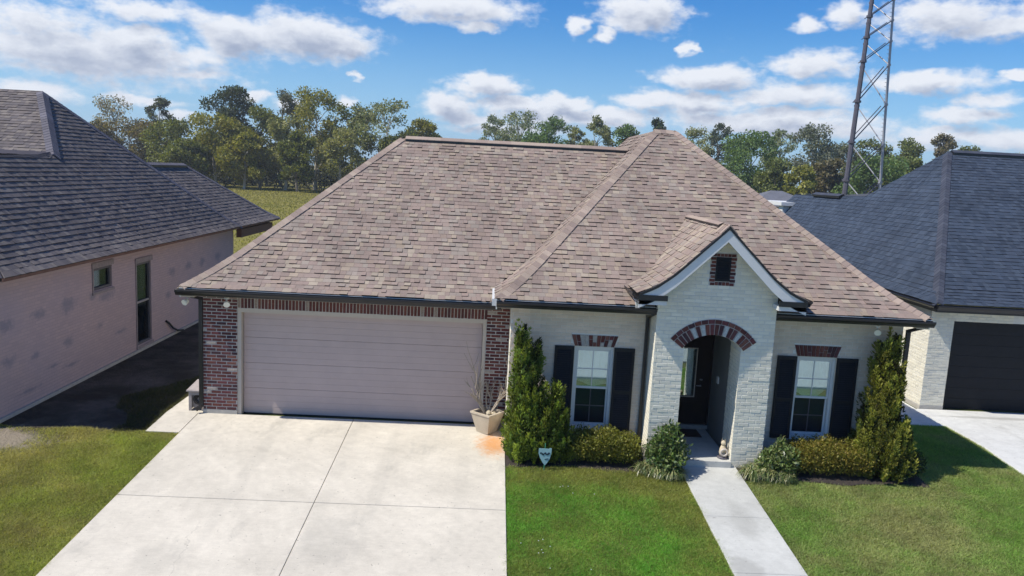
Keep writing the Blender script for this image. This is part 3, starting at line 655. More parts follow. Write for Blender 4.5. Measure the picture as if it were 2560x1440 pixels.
def window(W, sag=.10, tilt=.02):
    x0, x1, z0, z1 = W; y = YW
    fr = MB(); t = .05
    fr.box(x0 + .002, x0 + t, y + .035, y + .15, z0 + .002, z1 - .002); fr.box(x1 - t, x1 - .002, y + .035, y + .15, z0 + .002, z1 - .002)
    fr.box(x0 + t, x1 - t, y + .035, y + .15, z1 - t, z1 - .002); fr.box(x0 + t, x1 - t, y + .035, y + .15, z0 + .002, z0 + t * .8)
    f = fr.build('window', MT['white'], HOUSE)
    zm = z0 + (z1 - z0) * .49
    def sash(za, zb, yy, glassm, name):
        s = MB(); r = .032; a, b = x0 + t + .002, x1 - t - .002
        s.box(a, a + r, yy, yy + .03, za, zb); s.box(b - r, b, yy, yy + .03, za, zb); s.box(a + r, b - r, yy, yy + .03, za, za + r + .012); s.box(a + r, b - r, yy, yy + .03, zb - r, zb)
        s.build(name, MT['white'], f)
        xm, zmid = (a + b) / 2, (za + zb) / 2
        for px0, px1 in ((a + r, xm - .009), (xm + .009, b - r)):
            for pz0, pz1 in ((za + r + .012, zmid - .009), (zmid + .009, zb - r)):
                MB().box(px0 + .001, px1 - .001, yy + .014, yy + .017, pz0 + .001, pz1 - .001).build('pane', glassm, f)
        mm = MB().box(xm - .009, xm + .009, yy + .006, yy + .026, za + r + .013, zb - r - .001); mm.box(a + r + .001, xm - .0095, yy + .006, yy + .026, zmid - .009, zmid + .009); mm.box(xm + .0095, b - r - .001, yy + .006, yy + .026, zmid - .009, zmid + .009)
        mm.build('glazing_bar', MT['white'] if glassm is MT['glass'] else MT['galv_dark'], f)
    sash(zm - .01, z1 - t - .004, y + .06, MT['glass'], 'sash'); sash(z0 + t * .8 + .003, zm + .02, y + .1, MT['screen'], 'sash')
    # blind drawn over the upper half with a sagging hem
    mb = MB(); n = 16; P = []
    for i in range(n + 1):
        u = i / n; xx = x0 + .04 + (x1 - x0 - .08) * u; hem = zm + .12 - sag * math.sin(math.pi * u) + tilt * u + .02 * math.sin(9 * u)
        P += [(xx, y + .122 + .006 * math.sin(i * 1.9), hem), (xx, y + .122 + .006 * math.sin(i * 1.9), z1 - .03)]
    mb.add(P, [(2 * i, 2 * i + 2, 2 * i + 3, 2 * i + 1) for i in range(n)]); mb.build('blind', MT['curtain'], f)
    MB().box(x0 + .03, x1 - .03, y + .165, y + .17, z0 + .01, z1 - .02).build('blind', MT['grey_wall'], f)
    MB().box(x0 - .02, x1 + .02, y + .70, y + .72, z0 - .1, z1 + .1).build('dark_room', MT['darkroom'], f)
    s = MB().hexa([(x0 - .03, y - .035, z0 - .055), (x1 + .03, y - .035, z0 - .055), (x1 + .03, y + .035, z0 - .055), (x0 - .03, y + .035, z0 - .055), (x0 - .03, y - .035, z0 - .008), (x1 + .03, y - .035, z0 - .008), (x1 + .03, y + .035, z0 + .002), (x0 - .03, y + .035, z0 + .002)])
    s.build('window_sill', MT['pmortar'], f)
    # splayed flat arch of soldier bricks
    n = 11; zb = z1 + .012; h = .225; bot = (x0 - .005, x1 + .005); top = (x0 - .075, x1 + .075)
    lin = MB().add([(bot[0], y - .004, zb), (bot[1], y - .004, zb), (top[1], y - .004, zb + h), (top[0], y - .004, zb + h)], [(0, 1, 2, 3)]).build('lintel', MT['mortar'], HOUSE)
    for i in range(n):
        def X(u, w): return w[0] + (w[1] - w[0]) * u
        u0, u1 = (i + .07) / n, (i + .93) / n
        sp = random.random(); mids = [0.0, 1.0] if sp < .55 else [0.0, .62 if sp < .8 else .38, 1.0]
        for m0, m1 in zip(mids[:-1], mids[1:]):
            k = random.randrange(9) if random.random() > .24 else 9; mb = MB(); mb.col = REDS[k]
            if k == 9: mb.col = (.37, .345, .315)
            e = .012; q = []
            for yy in (y - .004, y - .016):
                for uu, ww in ((u0, m0 + (.02 if m0 else 0)), (u1, m0 + (.02 if m0 else 0)), (u1, m1 - .02), (u0, m1 - .02)):
                    q.append((X(uu, (bot[0] + (top[0] - bot[0]) * ww, bot[1] + (top[1] - bot[1]) * ww)), yy, zb + .004 + (h - .008) * ww))
            mb.add(q, [(4, 5, 6, 7), (0, 1, 5, 4), (1, 2, 6, 5), (2, 3, 7, 6), (3, 0, 4, 7)]); mb.build('brick', MT['brick'], lin, cols=True)
window(W1, .04, -.06); window(W2, .16, .05)
SLAT = MB().hexa([(-.5, -.006, -.018), (.5, -.006, -.018), (.5, 0, -.022), (-.5, 0, -.022), (-.5, .016, .018), (.5, .016, .018), (.5, .022, .014), (-.5, .022, .014)]).mesh('slat'); SLAT.materials.append(MT['shutter'])
def shutter(x0, x1):
    z0, z1 = .355, 1.992; y = YW - .013; r = .05
    mb = MB()
    for a, b in ((x0, x0 + r), (x1 - r, x1)): mb.box(a, b, y - .034, y, z0, z1)
    zmid = z0 + (z1 - z0) * .47
    for a, b in ((z0, z0 + .08), (zmid - .035, zmid + .035), (z1 - .07, z1)): mb.box(x0 + r, x1 - r, y - .034, y, a, b)
    mb.box(x0 + r, x1 - r, y - .004, y - .001, z0 + .08, z1 - .07)
    s = mb.build('shutter', MT['shutter'], HOUSE)
    for a, b in ((z0 + .08, zmid - .035), (zmid + .035, z1 - .07)):
        n = int((b - a) / .042)
        for i in range(n):
            piece('slat', SLAT, s, Matrix.Translation(((x0 + x1) / 2, y - .027, a + (b - a) * (i + .5) / n)) @ Matrix.Diagonal((x1 - x0 - 2 * r - .002, 1, 1, 1)))
for a, b in ((6.318, 6.690), (7.457, 7.850), (10.607, 10.984), (11.765, 12.172)): shutter(a, b)

# --- porch: painted brick gable with arch
PL, PR, AL, AR = 8.104, 10.297, 8.648, 9.708
ZS, ZC = 2.205, 2.44; acx = (AL + AR) / 2; hw = (AR - AL) / 2; rise = ZC - ZS; ARC = (hw * hw + rise * rise) / (2 * rise); azc = ZC - ARC
def arch_holes(z, grow=0.0):
    if z < ZS and not grow: return [(AL, AR)]
    R_ = ARC + grow; dz = z - azc
    if abs(dz) >= R_: return []
    h = math.sqrt(R_ * R_ - dz * dz); lim = hw * (1 + grow / ARC)
    h = min(h, hw + grow * .62)
    return [(acx - h, acx + h)]
PC = 9.2; RB = 3.02                                     # centre and springing of the gable
gab, gab_i, _g = profile([(0, 0), (.30, .14), (.62, .38), (1.51, 1.25)])       # rise over run from the porch eave
PE, PEX = 3.20, 1.51
def gz(x): return PE - .10 + gab(max(0.0, PEX - abs(x - PC)))         # underside of the porch roof
mb = MB()
# wall core in columns so that the arch and the gable are cut exactly
xs = sorted(set([PL, AL, AR, PR, PC] + [PL + (PR - PL) * i / 60 for i in range(61)]))
for a, b in zip(xs[:-1], xs[1:]):
    m_ = (a + b) / 2; ta, tb = gz(a) - .02, gz(b) - .02
    if AL < m_ < AR:
        za = azc + math.sqrt(max(ARC ** 2 - (a - acx) ** 2, 0)); zb = azc + math.sqrt(max(ARC ** 2 - (b - acx) ** 2, 0))
    else: za = zb = -.1
    mb.hexa([(a, YP, za), (b, YP, zb), (b, -.90, zb), (a, -.90, za), (a, YP, ta), (b, YP, tb), (b, -.90, tb), (a, -.90, ta)])
porch = mb.build('porch_wall', MT['pmortar'], HOUSE)
VX0, VX1, VZ0, VZ1 = 9.10, 9.37, 3.44, 3.88
def porch_holes(z):
    h = []
    if z < ZS: h.append((AL, AR))
    elif z < ZC + .30: h += arch_holes(z, .285)
    top = [(-1, 20)] if z > gz(PC) - .05 else []
    if z > 3.0:
        xx = PC
        while xx > PL - .01 and gz(xx) - .05 > z: xx -= .01
        top = [(-1, xx), (2 * PC - xx, 20)]
    if VZ0 - .10 < z < VZ1 + .08: h.append((VX0 - .11, VX1 + .11))
    return h + top
lst = course_bricks(PL, PR, -.09, 4.3, porch_holes)
lst.sort(key=lambda q: q[1] > 2.95)
lay(facing((0, YP, 0), 0), lst, WHITE_ME, porch, 'painted_brick', 300, lambda: random.randrange(5), jit=.003, stuffname='painted_brickwork', stuffmat=MT['painted'])
rest = [(-c, z, w) for c, z, w in course_bricks(YP, YW, -.08, 2.95, none)]
lay(facing((PL, 0, 0), rad(-90)), rest, WHITE_ME, porch, 'painted_brick', 0, lambda: random.randrange(5), stuffname='painted_brick_return', stuffmat=MT['painted'])
lay(facing((AR, 0, 0), rad(-90)), [(-c, z, w) for c, z, w in course_bricks(YP, -.90, .04, 2.2, none)], WHITE_ME, porch, 'painted_brick', 0, lambda: random.randrange(5), stuffname='painted_brick_reveal', stuffmat=MT['painted'])
# the arch: a ring of soldiers and a ring of headers
half = math.asin(hw / ARC) * 1.10
ring = MB(); na = 30
for i in range(na):
    t0, t1 = -half + 2 * half * i / na, -half + 2 * half * (i + 1) / na
    q = [(acx + math.sin(t) * rr, YP - .005, azc + math.cos(t) * rr) for t, rr in ((t0, ARC + .004), (t1, ARC + .004), (t1, ARC + .295), (t0, ARC + .295))]
    ring.add(q, [(0, 1, 2, 3)])
arch = ring.build('arch', MT['mortar'], HOUSE)
def arch_piece(t0, t1, r0, r1, k):
    mb = MB(); mb.col = REDS[k] if k < 9 else (.42, .44, .42)
    q = [(acx + math.sin(t) * rr, yy, azc + math.cos(t) * rr) for yy in (YP - .004, YP - .018) for t, rr in ((t0, r0), (t1, r0), (t1, r1), (t0, r1))]
    mb.add(q, [(4, 5, 6, 7), (0, 1, 5, 4), (1, 2, 6, 5), (2, 3, 7, 6), (3, 0, 4, 7)]); mb.build('brick', MT['brick'], arch, cols=True)
n = 18
for i in range(n):
    t0, t1 = -half + 2 * half * (i + .1) / n, -half + 2 * half * (i + .9) / n
    arch_piece(t0, t1, ARC + .004, ARC + .196, 9 if i in (4, 6, 11, 14) else random.randrange(9))
n = 14
for i in range(n):
    t0, t1 = -half + 2 * half * (i + .05) / n, -half + 2 * half * (i + .95) / n
    arch_piece(t0, t1, ARC + .212, ARC + .285, random.randrange(9))
# gable vent: brick surround, frame, louvre slats
mb = MB().box(VX0 - .10, VX1 + .10, YP - .004, YP + .0, VZ0 - .085, VZ1 + .075); vs_ = mb.build('vent_surround', MT['mortar'], HOUSE)
zz = VZ0 - .085; r = 0
while zz < VZ1 + .07:
    ln = (.105 if r % 2 else .085)
    for sg, xe in ((-1, VX0), (1, VX1)):
        piece('brick', RED_ME[random.randrange(9)], vs_, facing((xe + sg * ln / 2, YP - .004, zz + .030), 0) @ Matrix.Diagonal((ln * .95 / BW, 1, 1, 1)))
    zz += CO * .98; r += 1
for i in range(4): piece('brick', RED_ME[random.randrange(9)], vs_, facing((VX0 + (i + .5) * (VX1 - VX0) / 4, YP - .004, VZ0 - .045), 0) @ Matrix.Diagonal((.06 / BW, 1, 1.25, 1)))
for i in range(4): piece('brick', RED_ME[random.randrange(9)], vs_, facing((VX0 + (i + .5) * (VX1 - VX0) / 4, YP - .004, VZ1 + .036), 0) @ Matrix.Diagonal((.06 / BW, 1, 1.05, 1)))
mb = MB().box(VX0, VX0 + .03, YP - .02, YP + .03, VZ0, VZ1); mb.box(VX1 - .03, VX1, YP - .02, YP + .03, VZ0, VZ1); mb.box(VX0 + .03, VX1 - .03, YP - .02, YP + .03, VZ0, VZ0 + .03); mb.box(VX0 + .03, VX1 - .03, YP - .02, YP + .03, VZ1 - .03, VZ1); mb.box(VX0 + .03, VX1 - .03, YP - .0055, YP - .0045, VZ0 + .03, VZ1 - .03)
vent = mb.build('gable_vent', MT['shutter'], HOUSE)
for i in range(8): piece('slat', SLAT, vent, Matrix.Translation(((VX0 + VX1) / 2, YP - .023, VZ0 + .055 + i * .046)) @ Matrix.Diagonal((VX1 - VX0 - .062, .8, 1, 1)))
# porch interior: floor, side walls, ceiling, door
mb = MB(); YB = .32
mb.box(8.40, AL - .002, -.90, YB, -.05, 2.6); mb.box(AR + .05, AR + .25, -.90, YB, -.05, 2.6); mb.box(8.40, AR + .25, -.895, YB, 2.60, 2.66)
mb.build('porch_side_wall', MT['porch_shade'], HOUSE)
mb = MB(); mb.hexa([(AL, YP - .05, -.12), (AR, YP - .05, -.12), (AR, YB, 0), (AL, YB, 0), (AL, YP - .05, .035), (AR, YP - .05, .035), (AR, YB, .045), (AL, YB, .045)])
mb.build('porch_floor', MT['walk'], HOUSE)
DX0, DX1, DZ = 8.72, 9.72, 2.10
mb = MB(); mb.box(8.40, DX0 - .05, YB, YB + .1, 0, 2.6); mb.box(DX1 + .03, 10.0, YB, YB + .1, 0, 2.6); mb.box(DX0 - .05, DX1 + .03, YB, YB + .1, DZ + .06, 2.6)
mb.build('porch_back_wall', MT['porch_shade'], HOUSE)
mb = MB(); mb.box(DX0 - .05, DX0, YB - .01, YB + .1, .05, DZ + .06); mb.box(DX1, DX1 + .03, YB - .01, YB + .1, .05, DZ + .06); mb.box(DX0, DX1, YB - .01, YB + .1, DZ, DZ + .06)
mb.build('door_frame', MT['brown_door'], HOUSE)
gx0, gx1, gz0, gz1 = 8.98, 9.43, .72, 1.78
mb = MB(); yy = YB + .03
mb.box(DX0 + .003, gx0, yy, yy + .045, .13, DZ - .003); mb.box(gx1, DX1 - .003, yy, yy + .045, .13, DZ - .003); mb.box(gx0, gx1, yy, yy + .045, .13, gz0); mb.box(gx0, gx1, yy, yy + .045, gz1, DZ - .003)
mb.box(DX0 + .12, DX1 - .12, yy - .012, yy, .22, .62)
door = mb.build('front_door', MT['brown_door'], HOUSE)
MB().box(gx0 + .001, gx1 - .001, yy + .02, yy + .024, gz0 + .001, gz1 - .001).build('pane', MT['glass'], door)
MB().box(gx0 - .2, gx1 + .2, yy + .5, yy + .52, .3, 2.1).build('dark_room', MT['darkroom'], door)
mb = MB()
for q in ((gx0, gx0 + .022, gz0, gz1), (gx1 - .022, gx1, gz0, gz1)): mb.box(q[0], q[1], yy - .008, yy - .001, q[2], q[3])
mb.box(gx0 + .022, gx1 - .022, yy - .008, yy - .001, gz0, gz0 + .022); mb.box(gx0 + .022, gx1 - .022, yy - .008, yy - .001, gz1 - .022, gz1)
mb.build('glass_reflection', MT['cream'], door)  # pale strips round the pane stand in for a reflection
mb = MB().box(gx0 + .03, gx1 - .14, yy + .03, yy + .035, 1.52, gz1 - .03); mb.build('door_blind', MT['wood_grey'], door)
mb = MB(); mb.tube([(9.54, yy - .001, .98), (9.54, yy - .05, .98), (9.44, yy - .055, .985)], .012, 6); mb.lathe([(.0, 0), (.03, 0), (.03, .02), (0, .02)], (9.54, yy - .02, 1.10), 10)
mb.build('door_handle', MT['galv'], door)
MB().box(DX0 - .05, DX1 + .03, YB - .02, YB + .09, .046, .125).build('threshold', MT['slab'], HOUSE)
mb = MB(); mb.box(AR - .02, AR - .001, -.18, -.12, 1.19, 1.29); mb.box(AR - .026, AR - .02, -.16, -.14, 1.22, 1.25); 
MB().box(AR + .02, AR + .05, -.20, -.10, 1.17, 1.31).build('doorbell', MT['white'], HOUSE)

# --- roofs
fA, iA, xA = profile([(0, 0), (.5, .22), (1.1, .55), (5.38, 3.223)])
fB, iB, xB = profile([(0, 0), (.5, .22), (1.1, .55), (5.81, 3.49)])
ZA, ZB = 2.687, 2.910
EXL, EXM, EXR, EYA, EYB = -.952, 5.164, 13.217, -.45, -1.40
KL, KBL, KBR = 3.52 / 5.38, 3.786 / 5.81, 3.70 / 5.81
def valley_x(z): return EXM + KBL * iB(z - ZB)
def A_R(d):
    z = ZA + fA(d)
    return (EXM - EXL) if z < ZB else valley_x(z) - EXL
A = Facet((EXL, EYA, ZA), (1, 0, 0), (0, 1, 0), fA, lambda d: KL * d, A_R, 5.38, xA)
B = Facet((EXM, EYB, ZB), (1, 0, 0), (0, 1, 0), fB, lambda d: KBL * d, lambda d: (EXR - EXM) - KBR * d, 5.81, xB)
fBl, _, xBl = profile([(x * KBL, z) for x, z in ((0, 0), (.5, .22), (1.1, .55), (5.81, 3.49))])
def C_R(d):
    z = ZB + fBl(d)
    y = EYA + iA(z - ZA) if z < ZA + 3.223 else 8.2
    return y - EYB
Cf = Facet((EXM, EYB, ZB), (0, 1, 0), (1, 0, 0), fBl, lambda d: d / KBL, C_R, 3.786, xBl)
fBr, _, xBr = profile([(x * KBR, z) for x, z in ((0, 0), (.5, .22), (1.1, .55), (5.81, 3.49))])
D_ = Facet((EXR, EYB, ZB), (0, 1, 0), (-1, 0, 0), fBr, lambda d: d / KBR, lambda d: 11.8, 3.70, xBr)
fAl, _, xAl = profile([(x * KL, z) for x, z in ((0, 0), (.5, .22), (1.1, .55), (5.38, 3.223))])
E_ = Facet((EXL, EYA, ZA), (0, 1, 0), (1, 0, 0), fAl, lambda d: d / KL, lambda d: 10.76 - d / KL, 3.52, xAl)
F_ = Facet((EXL, EYA + 10.76, ZA), (1, 0, 0), (0, -1, 0), fA, lambda d: KL * d, lambda d: 9.2, 5.38, xA)
mb = MB()
for q in (A, B, Cf, D_, E_, F_): q.deck(mb)
pk0, pk1 = B.pt(B.L(5.81), 5.81), B.pt(B.R(5.81), 5.81)
mb.add([pk0, pk1, pk1 + Vector((0, 6, 0)), pk0 + Vector((0, 6, 0))], [(0, 1, 2, 3)])
mb.col = (.1, .08, .07); mb.c = [(.10, .08, .072)] * len(mb.f)
roof = mb.build('roof', MT['shingle'], HOUSE, cols=True)
# porch roof
pf, _, pxs = profile([(0, 0), (.30, .14), (.62, .38), (1.51, 1.25)])
YF = -1.82
def P_R(d):
    z = PE + pf(d); return EYB + iB(z - ZB) - YF
Pl = Facet((PC - PEX, YF, PE), (0, 1, 0), (1, 0, 0), pf, lambda d: 0.0, P_R, PEX, pxs)
Pr = Facet((PC + PEX, YF, PE), (0, 1, 0), (-1, 0, 0), pf, lambda d: 0.0, P_R, PEX, pxs)
mb = MB(); Pl.deck(mb, .1); Pr.deck(mb, .1); mb.c = [(.16, .13, .11)] * len(mb.f)
proof = mb.build('porch_roof', MT['shingle'], HOUSE, cols=True)
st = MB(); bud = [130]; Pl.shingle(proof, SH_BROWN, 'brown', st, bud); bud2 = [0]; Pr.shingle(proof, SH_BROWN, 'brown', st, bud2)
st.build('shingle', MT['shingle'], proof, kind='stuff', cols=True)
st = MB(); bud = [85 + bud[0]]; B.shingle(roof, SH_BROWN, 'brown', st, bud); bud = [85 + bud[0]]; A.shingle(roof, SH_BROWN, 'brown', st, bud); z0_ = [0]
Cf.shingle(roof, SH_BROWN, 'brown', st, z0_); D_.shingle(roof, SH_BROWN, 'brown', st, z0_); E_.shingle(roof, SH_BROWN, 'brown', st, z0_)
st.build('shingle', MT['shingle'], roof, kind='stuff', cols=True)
SH_CAP = [(0.282, 0.2172, 0.1798), (0.312, 0.244, 0.1972), (0.258, 0.1989, 0.1682), (0.33, 0.2623, 0.2088)]
ds = [0, .3, .6, 1.1, 2, 3, 4, 5, 5.81]
hip_caps([B.pt(B.L(d), d, .012) for d in ds], ((0, 1, 0), .62), ((1, 0, 0), .94), roof, SH_CAP)
hip_caps([B.pt(B.R(d), d, .012) for d in ds], ((0, 1, 0), .62), ((-1, 0, 0), .97), roof, SH_CAP)
ds = [0, .3, .6, 1.1, 2, 3, 4, 5.38]
hip_caps([A.pt(A.L(d), d, .012) for d in ds], ((0, 1, 0), .62), ((1, 0, 0), .95), roof, SH_CAP)
hip_caps([pk0 + Vector((0, 0, .02)), pk1 + Vector((0, 0, .02))], ((0, 1, 0), .6), ((0, -1, 0), .2), roof, SH_CAP)
# ridge vents: a raised cap over a dark slot
def ridge_vent(a, b, parent, pal, rise=.055, sc=1.0):
    a, b = Vector(a), Vector(b); t = (b - a).normalized(); s = Vector((-t.y, t.x, 0)).normalized()
    mb = MB()
    q = [(-.14, -.09), (.14, -.09), (.14, -.015), (0, .05), (-.14, -.015)]
    vs = [a + s * u * sc + Vector((0, 0, z * sc + .01)) for u, z in q] + [b + s * u * sc + Vector((0, 0, z * sc + .01)) for u, z in q]
    mb.add(vs, [(i, (i + 1) % 5, (i + 1) % 5 + 5, i + 5) for i in range(5)] + [(4, 3, 2, 1, 0), (5, 6, 7, 8, 9)])
    v = mb.build('ridge_vent', MT['black_metal'], parent)
    caps = MB(); n = int((b - a).length / .29)
    for i in range(n):
        p, q_ = a + (b - a) * (i / n), a + (b - a) * ((i + 1) / n); c = random.choice(pal); caps.col = c
        vs = [x_ + s * u * sc + Vector((0, 0, (z + rise) * sc)) for x_ in (p, q_) for u, z in ((-.155, -.055), (0, .022), (.155, -.055), (-.155, -.068), (0, .008), (.155, -.068))]
        caps.add(vs, [(0, 1, 7, 6), (1, 2, 8, 7), (3, 4, 10, 9), (4, 5, 11, 10), (0, 3, 4, 1), (1, 4, 5, 2), (0, 6, 9, 3), (2, 5, 11, 8), (6, 7, 10, 9), (7, 8, 11, 10)])
    caps.build('vent_cap', MT['shingle'], v if parent.parent is None else parent, cols=True)
rz = ZA + 3.223
ridge_vent((A.pt(A.L(5.38), 5.38).x + .12, 4.93, rz - .01), (valley_x(rz) - .05, 4.93, rz - .01), roof, SH_CAP)
yb = EYB + iB(PE + 1.25 - ZB)
ridge_vent((PC, YF + .42, PE + 1.25 + .01), (PC, yb - .1, PE + 1.25 + .01), proof, SH_CAP, sc=.55)
hip_caps([(PC, YF - .02, PE + 1.262), (PC, YF + .42, PE + 1.262)], ((1, 0, 0), .97), ((-1, 0, 0), .97), proof, SH_CAP)
# rake boards, drip edge and soffit of the porch gable
def rake(sg):
    n = 14; top = []; 
    for i in range(n + 1):
        d = PEX * i / n; top.append((PC - sg * (PEX - d), PE + pf(d)))
    def strip(name, off0, off1, y0, y1, m):
        mb = MB()
        for (xa, za), (xb, zb) in zip(top[:-1], top[1:]):
            mb.hexa([(xa, y0, za - off1), (xb, y0, zb - off1), (xb, y1, zb - off1), (xa, y1, za - off1), (xa, y0, za - off0), (xb, y0, zb - off0), (xb, y1, zb - off0), (xa, y1, za - off0)])
        mb.build(name, m, proof)
    strip('drip_edge', .004, .05, YF - .022, YF + .02, MT['black_metal'])
    strip('rake_board', .052, .27, YF - .004, YF + .022, MT['white'])
    strip('soffit', .14, .16, YF + .024, YP - .012, MT['white'])
    # boxed cornice return
    xa, xb = PC - sg * (PEX + .0), PC - sg * (PEX - .50)
    x0, x1 = min(xa, xb), max(xa, xb)
    MB().box(x0, x1, YF - .004, YP - .012, PE - .205, PE - .125).build('cornice_return', MT['white'], proof)
    MB().box(x0 - .01, x1 + .01, YF - .03, YF - .005, PE - .125, PE - .03).build('cornice_gutter', MT['black_metal'], proof)
rake(1); rake(-1)
MB().box(PC - PEX + .0, PL - .002, YF + .03, -.8, PE - .20, PE - .18).build('soffit', MT['white'], proof)
MB().box(PR + .002, PC + PEX, YF + .03, -.8, PE - .20, PE - .18).build('soffit', MT['white'], proof)
mb = MB().box(PL + .002, PL + .04, -1.38, -.4, 2.5, PE + .12); mb.box(PR - .04, PR - .002, -1.38, -.4, 2.5, PE + .12); mb.build('cheek_wall', MT['pmortar'], proof)
gutter('gutter', YF + .03, -.86, 'y', PC - PEX, PE - .005, -1, proof)
gutter('gutter', YF + .03, -.86, 'y', PC + PEX, PE - .005, 1, proof)
# eaves: soffit, fascia, gutters, drip edge
def eave(x0, x1, y, z, wall_y, xg0, xg1):
    MB().box(x0, x1, y + .012, wall_y - .014, z - .172, z - .152).build('soffit', MT['cream'], HOUSE)
    MB().box(x0, x1, y - .012, y + .011, z - .152, z - .03).build('fascia', MT['white'], HOUSE)
    gutter('gutter', xg0, xg1, 'x', y - .014, z - .035, -1, HOUSE)
    MB().box(xg0 + .05, xg1 - .02, y - .036, y + .012, z - .028, z - .016).build('drip_edge', MT['drip'], HOUSE)
eave(EXL + .02, EXM + .1, EYA, ZA, YG, EXL - .06, EXM + .10)
eave(EXM + .02, PL - .004, EYB, ZB, YW, EXM - .0, PL - .004)
eave(PR + .004, EXR - .02, EYB, ZB, YW, PR + .004, EXR + .05)
MB().box(EXM - .012, EXM + .012, EYB - .01, .1, ZB - .20, ZB - .012).build('fascia', MT['white'], HOUSE)
MB().box(EXM - .085, EXM - .013, EYB + .0, -.10, ZB - .14, ZB - .012).build('return_fascia', MT['white'], HOUSE)
MB().box(EXL - .012, EXL + .012, EYA - .01, 10.2, ZA - .20, ZA - .03).build('fascia', MT['white'], HOUSE)
MB().box(EXR - .012, EXR + .012, EYB - .01, 10.2, ZB - .20, ZB - .03).build('fascia', MT['white'], HOUSE)
MB().box(EXL + .014, XL - .014, EYA + .014, 10.2, ZA - .20, ZA - .18).build('soffit', MT['cream'], HOUSE)
MB().box(XR + .014, EXR - .014, EYB + .014, 10.2, ZB - .20, ZB - .18).build('soffit', MT['cream'], HOUSE)
MB().box(EXM + .014, XM + .2, EYA - .3, .3, ZB - .20, ZB - .18).build('soffit', MT['cream'], HOUSE)
# downspouts
mb = MB(); mb.bar((PL - .06, YW - .05, 2.68), (PL - .06, YW - .05, .10), .06, .05, (0, 1, 0)); mb.bar((PL - .06, YW - .05, .12), (PL - .06, YW - .26, .02), .075, .06, (1, 0, 0)); mb.bar((PL - .06, EYB - .03, 2.77), (PL - .06, YW - .05, 2.64), .075, .06, (1, 0, 0))
mb.build('downspout', MT['black_metal'], HOUSE)
mb = MB(); mb.bar((PC - PEX + .02, -1.46, PE - .12), (PC - PEX + .06, -1.46, ZB - .06), .07, .06, (0, 1, 0)); mb.build('downspout', MT['drip'], proof)
mb = MB(); mb.bar((EXR - .05, EYB + .05, 2.74), (XR + .05, EYB + .35, 2.60), .075, .06); mb.bar((XR + .05, EYB + .35, 2.62), (XR + .05, EYB + .35, .05), .075, .06, (0, 1, 0)); mb.build('downspout', MT['black_metal'], HOUSE)
mb = MB(); mb.bar((EXL + .06, EYA + .1, 2.50), (XL - .04, -.01, 2.40), .075, .06); mb.bar((XL - .045, .0, 2.42), (XL - .045, .0, .16), .075, .06, (0, 1, 0)); mb.bar((XL - .045, .0, .18), (XL - .14, -.06, .10), .075, .06); mb.build('downspout', MT['black_metal'], HOUSE)
# flood lights under the eaves
def flood(x, y, z, aim):
    mb = MB(); mb.lathe([(0, 0), (.05, 0), (.05, -.025), (0, -.025)], (x, y, z), 12); mb.tube([(x, y, z - .02), (x + aim[0] * .06, y + aim[1] * .06, z - .09)], .014, 6)
    f = mb.build('flood_light', MT['white'], HOUSE)
    c = Vector((x + aim[0] * .07, y + aim[1] * .07, z - .10)); a = Vector((aim[0], aim[1], -.35)).normalized()
    mb = MB(); mb.tube([c - a * .05, c - a * .02, c + a * .06], [.03, .05, .062], 12); mb.build('lamp_head', MT['lamp'], f)
flood(-.86, -.28, 2.485, (-.3, -.9)); flood(-.11, -.3, 2.485, (.3, -.9)); flood(12.35, -1.2, 2.705, (-.3, -.9))
# plumbing vent on the far right slope
p = D_.pt(4.9, .95); mb = MB(); mb.tube([p - Vector((0, 0, .05)), p + Vector((0, 0, .26))], .035, 8); vp = mb.build('vent_pipe', MT['galv_dark'], roof); mb = MB(); mb.lathe([(.12, 0), (.06, .09), (.045, .10)], p - Vector((0, 0, .01)), 10); mb.build('flashing', MT['drip'], roof)

# ================================================================== neighbour on the left
NL = thing('grey_roofed_house', (-8.0, 5.0, 0.0), 'left house with dark grey shingle roof and shaded pinkish washed brick side wall', 'house')
LX, LZ, LW = -3.72, 2.857, -4.17
mb = MB(); wy0, wy1 = -1.1, 12.4
wins = [(2.62, 3.52, 1.96, 2.48), (4.80, 5.68, .16, 2.34)]
ys = [wy0]
for a, b, z0, z1 in wins:
    mb.box(LW - .2, LW, ys[-1], a, 0, 2.72); mb.box(LW - .2, LW, a, b, 0, z0); mb.box(LW - .2, LW, a, b, z1, 2.72); ys.append(b)
mb.box(LW - .2, LW, ys[-1], wy1, 0, 2.72); mb.box(-16, LW - .2, wy0, wy0 + .2, 0, 2.72); mb.box(-16, LW - .2, wy1 - .2, wy1, 0, 2.72)
mb.build('wall', MT['wash'], NL)
MB().box(LW - .2, LW + .06, wy0 - .02, wy1 + .02, 0, .07).build('footing', MT['slab'], NL)
